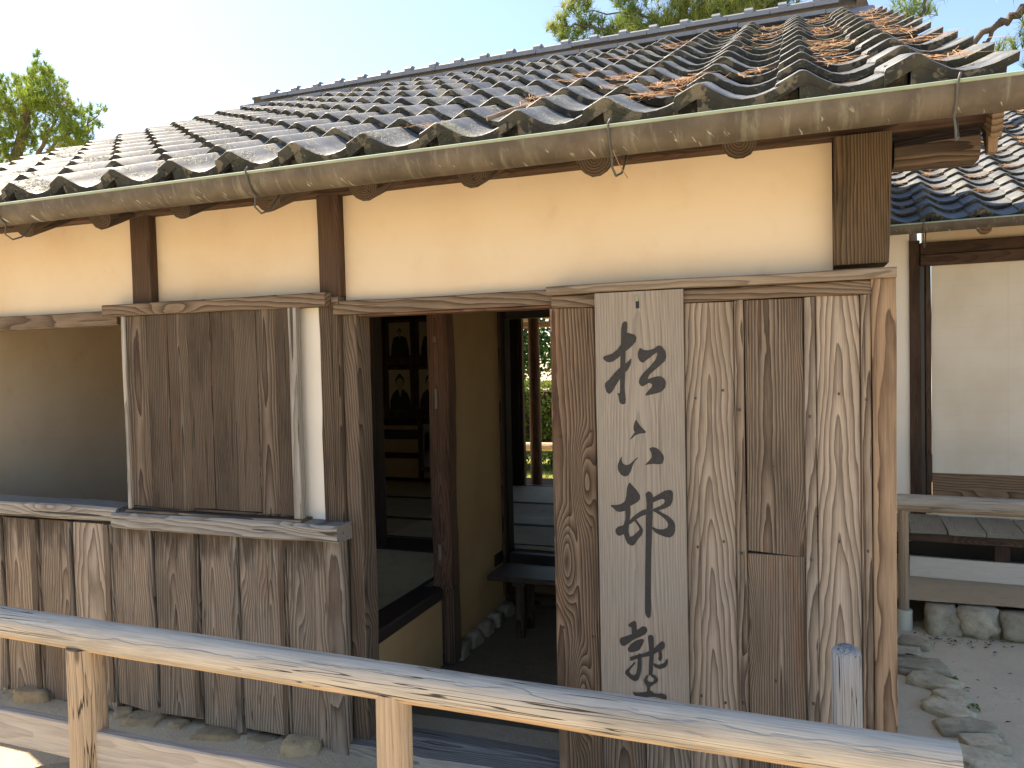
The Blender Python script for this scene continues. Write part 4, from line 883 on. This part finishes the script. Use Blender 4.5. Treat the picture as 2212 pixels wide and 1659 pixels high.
# left pine (about 15 m away)
lc = [(-.7, 0, 4.45, .55), (-.1, .2, 4.55, .55), (.25, -.1, 4.2, .5), (.6, .1, 4.0, .42), (.95, 0, 3.65, .42), (1.2, -.1, 3.25, .42), (1.15, .1, 2.85, .35), (.3, .3, 3.4, .5), (-.5, .1, 3.75, .55), (-.3, .3, 4.95, .28), (.15, 0, 4.9, .2), (.9, 0, 2.35, .32), (.3, .1, 2.2, .35), (1.6, 0, 2.3, .26), (-.4, .2, 2.4, .4), (-1.1, 0, 3.4, .7), (-1.3, 0, 4.2, .6), (-1.2, .2, 2.3, .5), (1.3, .1, 3.95, .14), (1.75, 0, 3.85, .13), (1.62, 0, 3.6, .12), (.02, 0, 5.22, .12), (1.65, .0, 2.5, .2)]
pine((-13.2, 9.4, 2.95), 'yellow-green bushy pine at the left beyond the low end of the roof', [(-1.2, .2, -3.0), (-1.0, .1, 0), (-.8, 0, 2.2), (-.6, 0, 3.4), (-.3, 0, 4.4)],
     [([(-1.0, 0, 1.8), (-.2, 0, 2.6), (.7, 0, 2.75), (1.2, 0, 3.0)], .09), ([(-.9, 0, 2.2), (-.2, .1, 3.2), (.5, 0, 3.8)], .07), ([(-.8, 0, 2.6), (-.5, 0, 3.5), (-.1, 0, 4.4)], .07), ([(-1, 0, 1.5), (0, 0, 2.0), (1.0, 0, 2.2), (1.6, 0, 2.25)], .07), ([(.7, 0, 2.9), (1.3, 0, 3.5), (1.75, 0, 3.85)], .03), ([(-.3, 0, 3), (.4, 0, 3.3), (1, 0, 3.5)], .05), ([(-.8, 0, 3), (-1.2, 0, 3.6), (-1.3, 0, 4.2)], .06)],
     clumps(q, lc, 620, .85), .14, .0065, 20, M_PINE, 4, .2)
# pine behind the ridge (about 9 m away)
mc = [(-1.22, 0, .52, .15), (-1.08, 0, .36, .15), (-.85, .1, .48, .17), (-.78, 0, .20, .18), (-.55, .1, .33, .2), (-.62, 0, .05, .15), (-.35, 0, .12, .26), (-.4, .1, .45, .22), (-.05, 0, .3, .32), (.1, .1, .1, .3), (.35, 0, .45, .32), (.6, 0, .2, .34), (.9, 0, .1, .3), (.85, .1, .45, .3), (1.15, 0, .25, .28), (1.35, 0, .0, .25), (-1.0, 0, .72, .2), (-.5, 0, .8, .25), (0, 0, .8, .3), (.5, 0, .85, .35), (1.1, 0, .7, .3)]
pine((.35, 6.2, 4.92), 'long-needled green pine branch reaching over the ridge of the roof', [(2.6, .6, -5.1), (2.4, .5, -2), (2.0, .3, .2), (1.5, .2, 1.0)],
     [([(2.0, .3, .2), (1.0, .1, .35), (0, 0, .3), (-.6, 0, .35), (-1.2, 0, .5)], .04), ([(0, 0, .3), (-.3, 0, .5), (-.9, 0, .6)], .02), ([(1.5, 0, .8), (.6, 0, .7), (-.2, 0, .75)], .03), ([(-.4, 0, .35), (-.75, 0, .2)], .015)],
     clumps(q, mc, 900, .75), .15, .0036, 32, M_PINE2, 5, .2)
# pine on the right with bare limb
rc = [(-.12, 0, -.18, .2), (-.28, .1, -.30, .15), (.1, 0, -.1, .25), (.3, 0, -.3, .35), (.0, 0, -.42, .25), (.35, 0, .1, .3), (-1.18, 0, .14, .12), (-1.05, 0, .28, .14), (-1.3, 0, .28, .12), (-1.15, 0, .42, .17), (-.85, 0, .45, .15), (-.35, 0, .38, .14), (-.2, 0, .28, .1), (.1, 0, .5, .25)]
pine((4.05, 6.6, 4.85), 'dark pine with a bare sloping limb at the right edge beyond the verge', [(2.2, .4, -5), (2.0, .4, -1.5), (1.7, .2, .4), (1.4, 0, 1.2)],
     [([(1.75, .2, .5), (.6, 0, .42), (.1, 0, .25), (-.18, 0, .1), (-.45, 0, -.07), (-.8, 0, -.3)], .085), ([(-.36, 0, -.02), (-.5, 0, -.2), (-.56, 0, -.4)], .03), ([(1.5, .1, 1.0), (.3, .1, .8), (-.6, 0, .65), (-1.05, 0, .35), (-1.16, 0, .05)], .05)],
     clumps(q, rc, 520, .85), .15, .0034, 26, M_PINE2, 6, .2)

# ------------------------------------------------------------------ fallen pine needles on the roofs
def needle_litter(name, parent_M, spots, label, seed, n=1.0):
    r = random.Random(seed); V = []; F = []
    for (u, v, su, sv, cnt) in spots:
        for k in range(int(cnt*n)):
            x, y = r.gauss(u, su), r.gauss(v, sv); fx = ((x-0) % CW)
            z = .012+r.random()*.012+.25*max(0, abs(x-u)-.03)
            a = r.uniform(0, 3.14); L = r.uniform(.03, .06); d = Vector((math.cos(a), math.sin(a), r.uniform(-.12, .12)))*L; wv = Vector((-math.sin(a), math.cos(a), 0))*.0011; p = Vector((x, y, z)); b = len(V)
            V += [p-d-wv, p-d+wv, p+d+wv, p+d-wv+Vector((0, 0, .001))]; F.append((b, b+1, b+2, b+3))
    V = [parent_M @ Vector(v) for v in V]
    return tag(link(name, mesh(name, V, F), M_NEEDLE), label, 'pine needles', kind='stuff')
sp = []
r5 = random.Random(31)
for c in range(9, NC):
    for r_ in range(1, NR):
        dens = max(0, (c-10)/8)*.8
        if r5.random() < dens:
            sp.append((TX0+c*CW+.175+r5.uniform(-.02, .03), r_*GA-.03-r5.uniform(0, .05), .038, .03, r5.randrange(8, 42)))
sp += [(TX0+15*CW+.2, GA*1.9, .04, .025, 110), (TX0+15*CW+.17, GA*.95, .04, .025, 80), (TX0+14*CW+.19, GA*3.85, .035, .02, 70), (TX0+12*CW+.2, GA*.95, .035, .02, 50)]
needle_litter('fallen_needles', RF, sp, 'rust-brown pine needles gathered in the tile troughs of the main roof', 1)
sp2 = []
for c in range(0, 12):
    for r_ in range(1, 19):
        if r5.random() < .5: sp2.append((-.62+c*CW+.175, r_*GB-.05, .04, .03, r5.randrange(12, 45)))
bpy.context.view_layer.update()
needle_litter('fallen_needles', roof2.matrix_world, sp2, 'rust-brown pine needles lying on the neighbouring roof', 2)
# pebbles in the yard
V = []; F = []; rp = random.Random(4)
for i in range(2600):
    x, y = rp.uniform(-2.4, 2.2), rp.uniform(-1.3, -.07); s = rp.uniform(.002, .006)*(1.6 if rp.random() < .06 else 1); z = gz(x, y)+.045*max(0, min(1, (y+.32)/.26)); b = len(V)
    V += [(x-s, y, z), (x, y-s*.8, z), (x+s, y, z), (x, y+s*.8, z), (x+s*.2, y, z+s*.8)]; F += [(b, b+1, b+4), (b+1, b+2, b+4), (b+2, b+3, b+4), (b+3, b, b+4)]
tag(link('yard_grit', mesh('yard_grit', V, F), M_GRAVEL), 'fine grit scattered over the sandy yard by the wall', 'grit', kind='stuff')
# leaf and twig debris on the right, weeds between the border stones, straw caught on the gutter
V = []; F = []; rp = random.Random(14)
for i in range(150):
    x, y = (rp.uniform(2.4, 3.4), rp.uniform(.6, 2.1)) if i > 70 else (rp.gauss(2.5, .12), rp.gauss(2.02, .05)); a = rp.uniform(0, 6.28); L = rp.uniform(.006, .02); wv = L*.3; b = len(V); z = rp.uniform(-.002, .004)
    V += [(x-L*math.cos(a), y-L*math.sin(a), z), (x+wv*math.sin(a), y-wv*math.cos(a), z+.004), (x+L*math.cos(a), y+L*math.sin(a), z+.003), (x-wv*math.sin(a), y+wv*math.cos(a), z+.006)]; F.append((b, b+1, b+2, b+3))
tag(link('leaf_debris', mesh('leaf_debris', V, F), M_BARK, None, None, (.5, .5, .45)), 'small brown leaves and twigs scattered over the gravel path', 'leaf litter', kind='stuff')
for i, (x, y, l_) in enumerate(((2.375, 1.50, 'beside the third border stone'), (2.405, 1.20, 'beside the blue-green border stone'), (2.44, .86, 'low down beside the eighth border stone'))):
    wd = tag(empty('weed', (x, y, -.005)), 'tiny bright green weed '+l_, 'plant', 'weeds along the gravel path'); leaves('leaf', M_HEDGE, wd, [(rp.gauss(0, .009), rp.gauss(0, .009), rp.uniform(.004, .02)) for _ in range(26)], .009, rp)
tag(tube('pine_straw', None, M_NEEDLE, [(1.245, -.50, 2.10), (1.262, -.505, 2.06), (1.285, -.507, 2.02)], .0012), 'single dry pine needle hanging from the middle gutter strap', 'pine needle')
tag(tube('fallen_twig', None, M_BARK, [(.845, -.40, 2.262), (.87, -.385, 2.272), (.905, -.36, 2.290), (.95, -.345, 2.300)], .007), 'short brown twig resting on the eave tiles', 'twig')
scene.render.engine = 'CYCLES'
scene.cycles.max_bounces = 12; scene.cycles.diffuse_bounces = 8
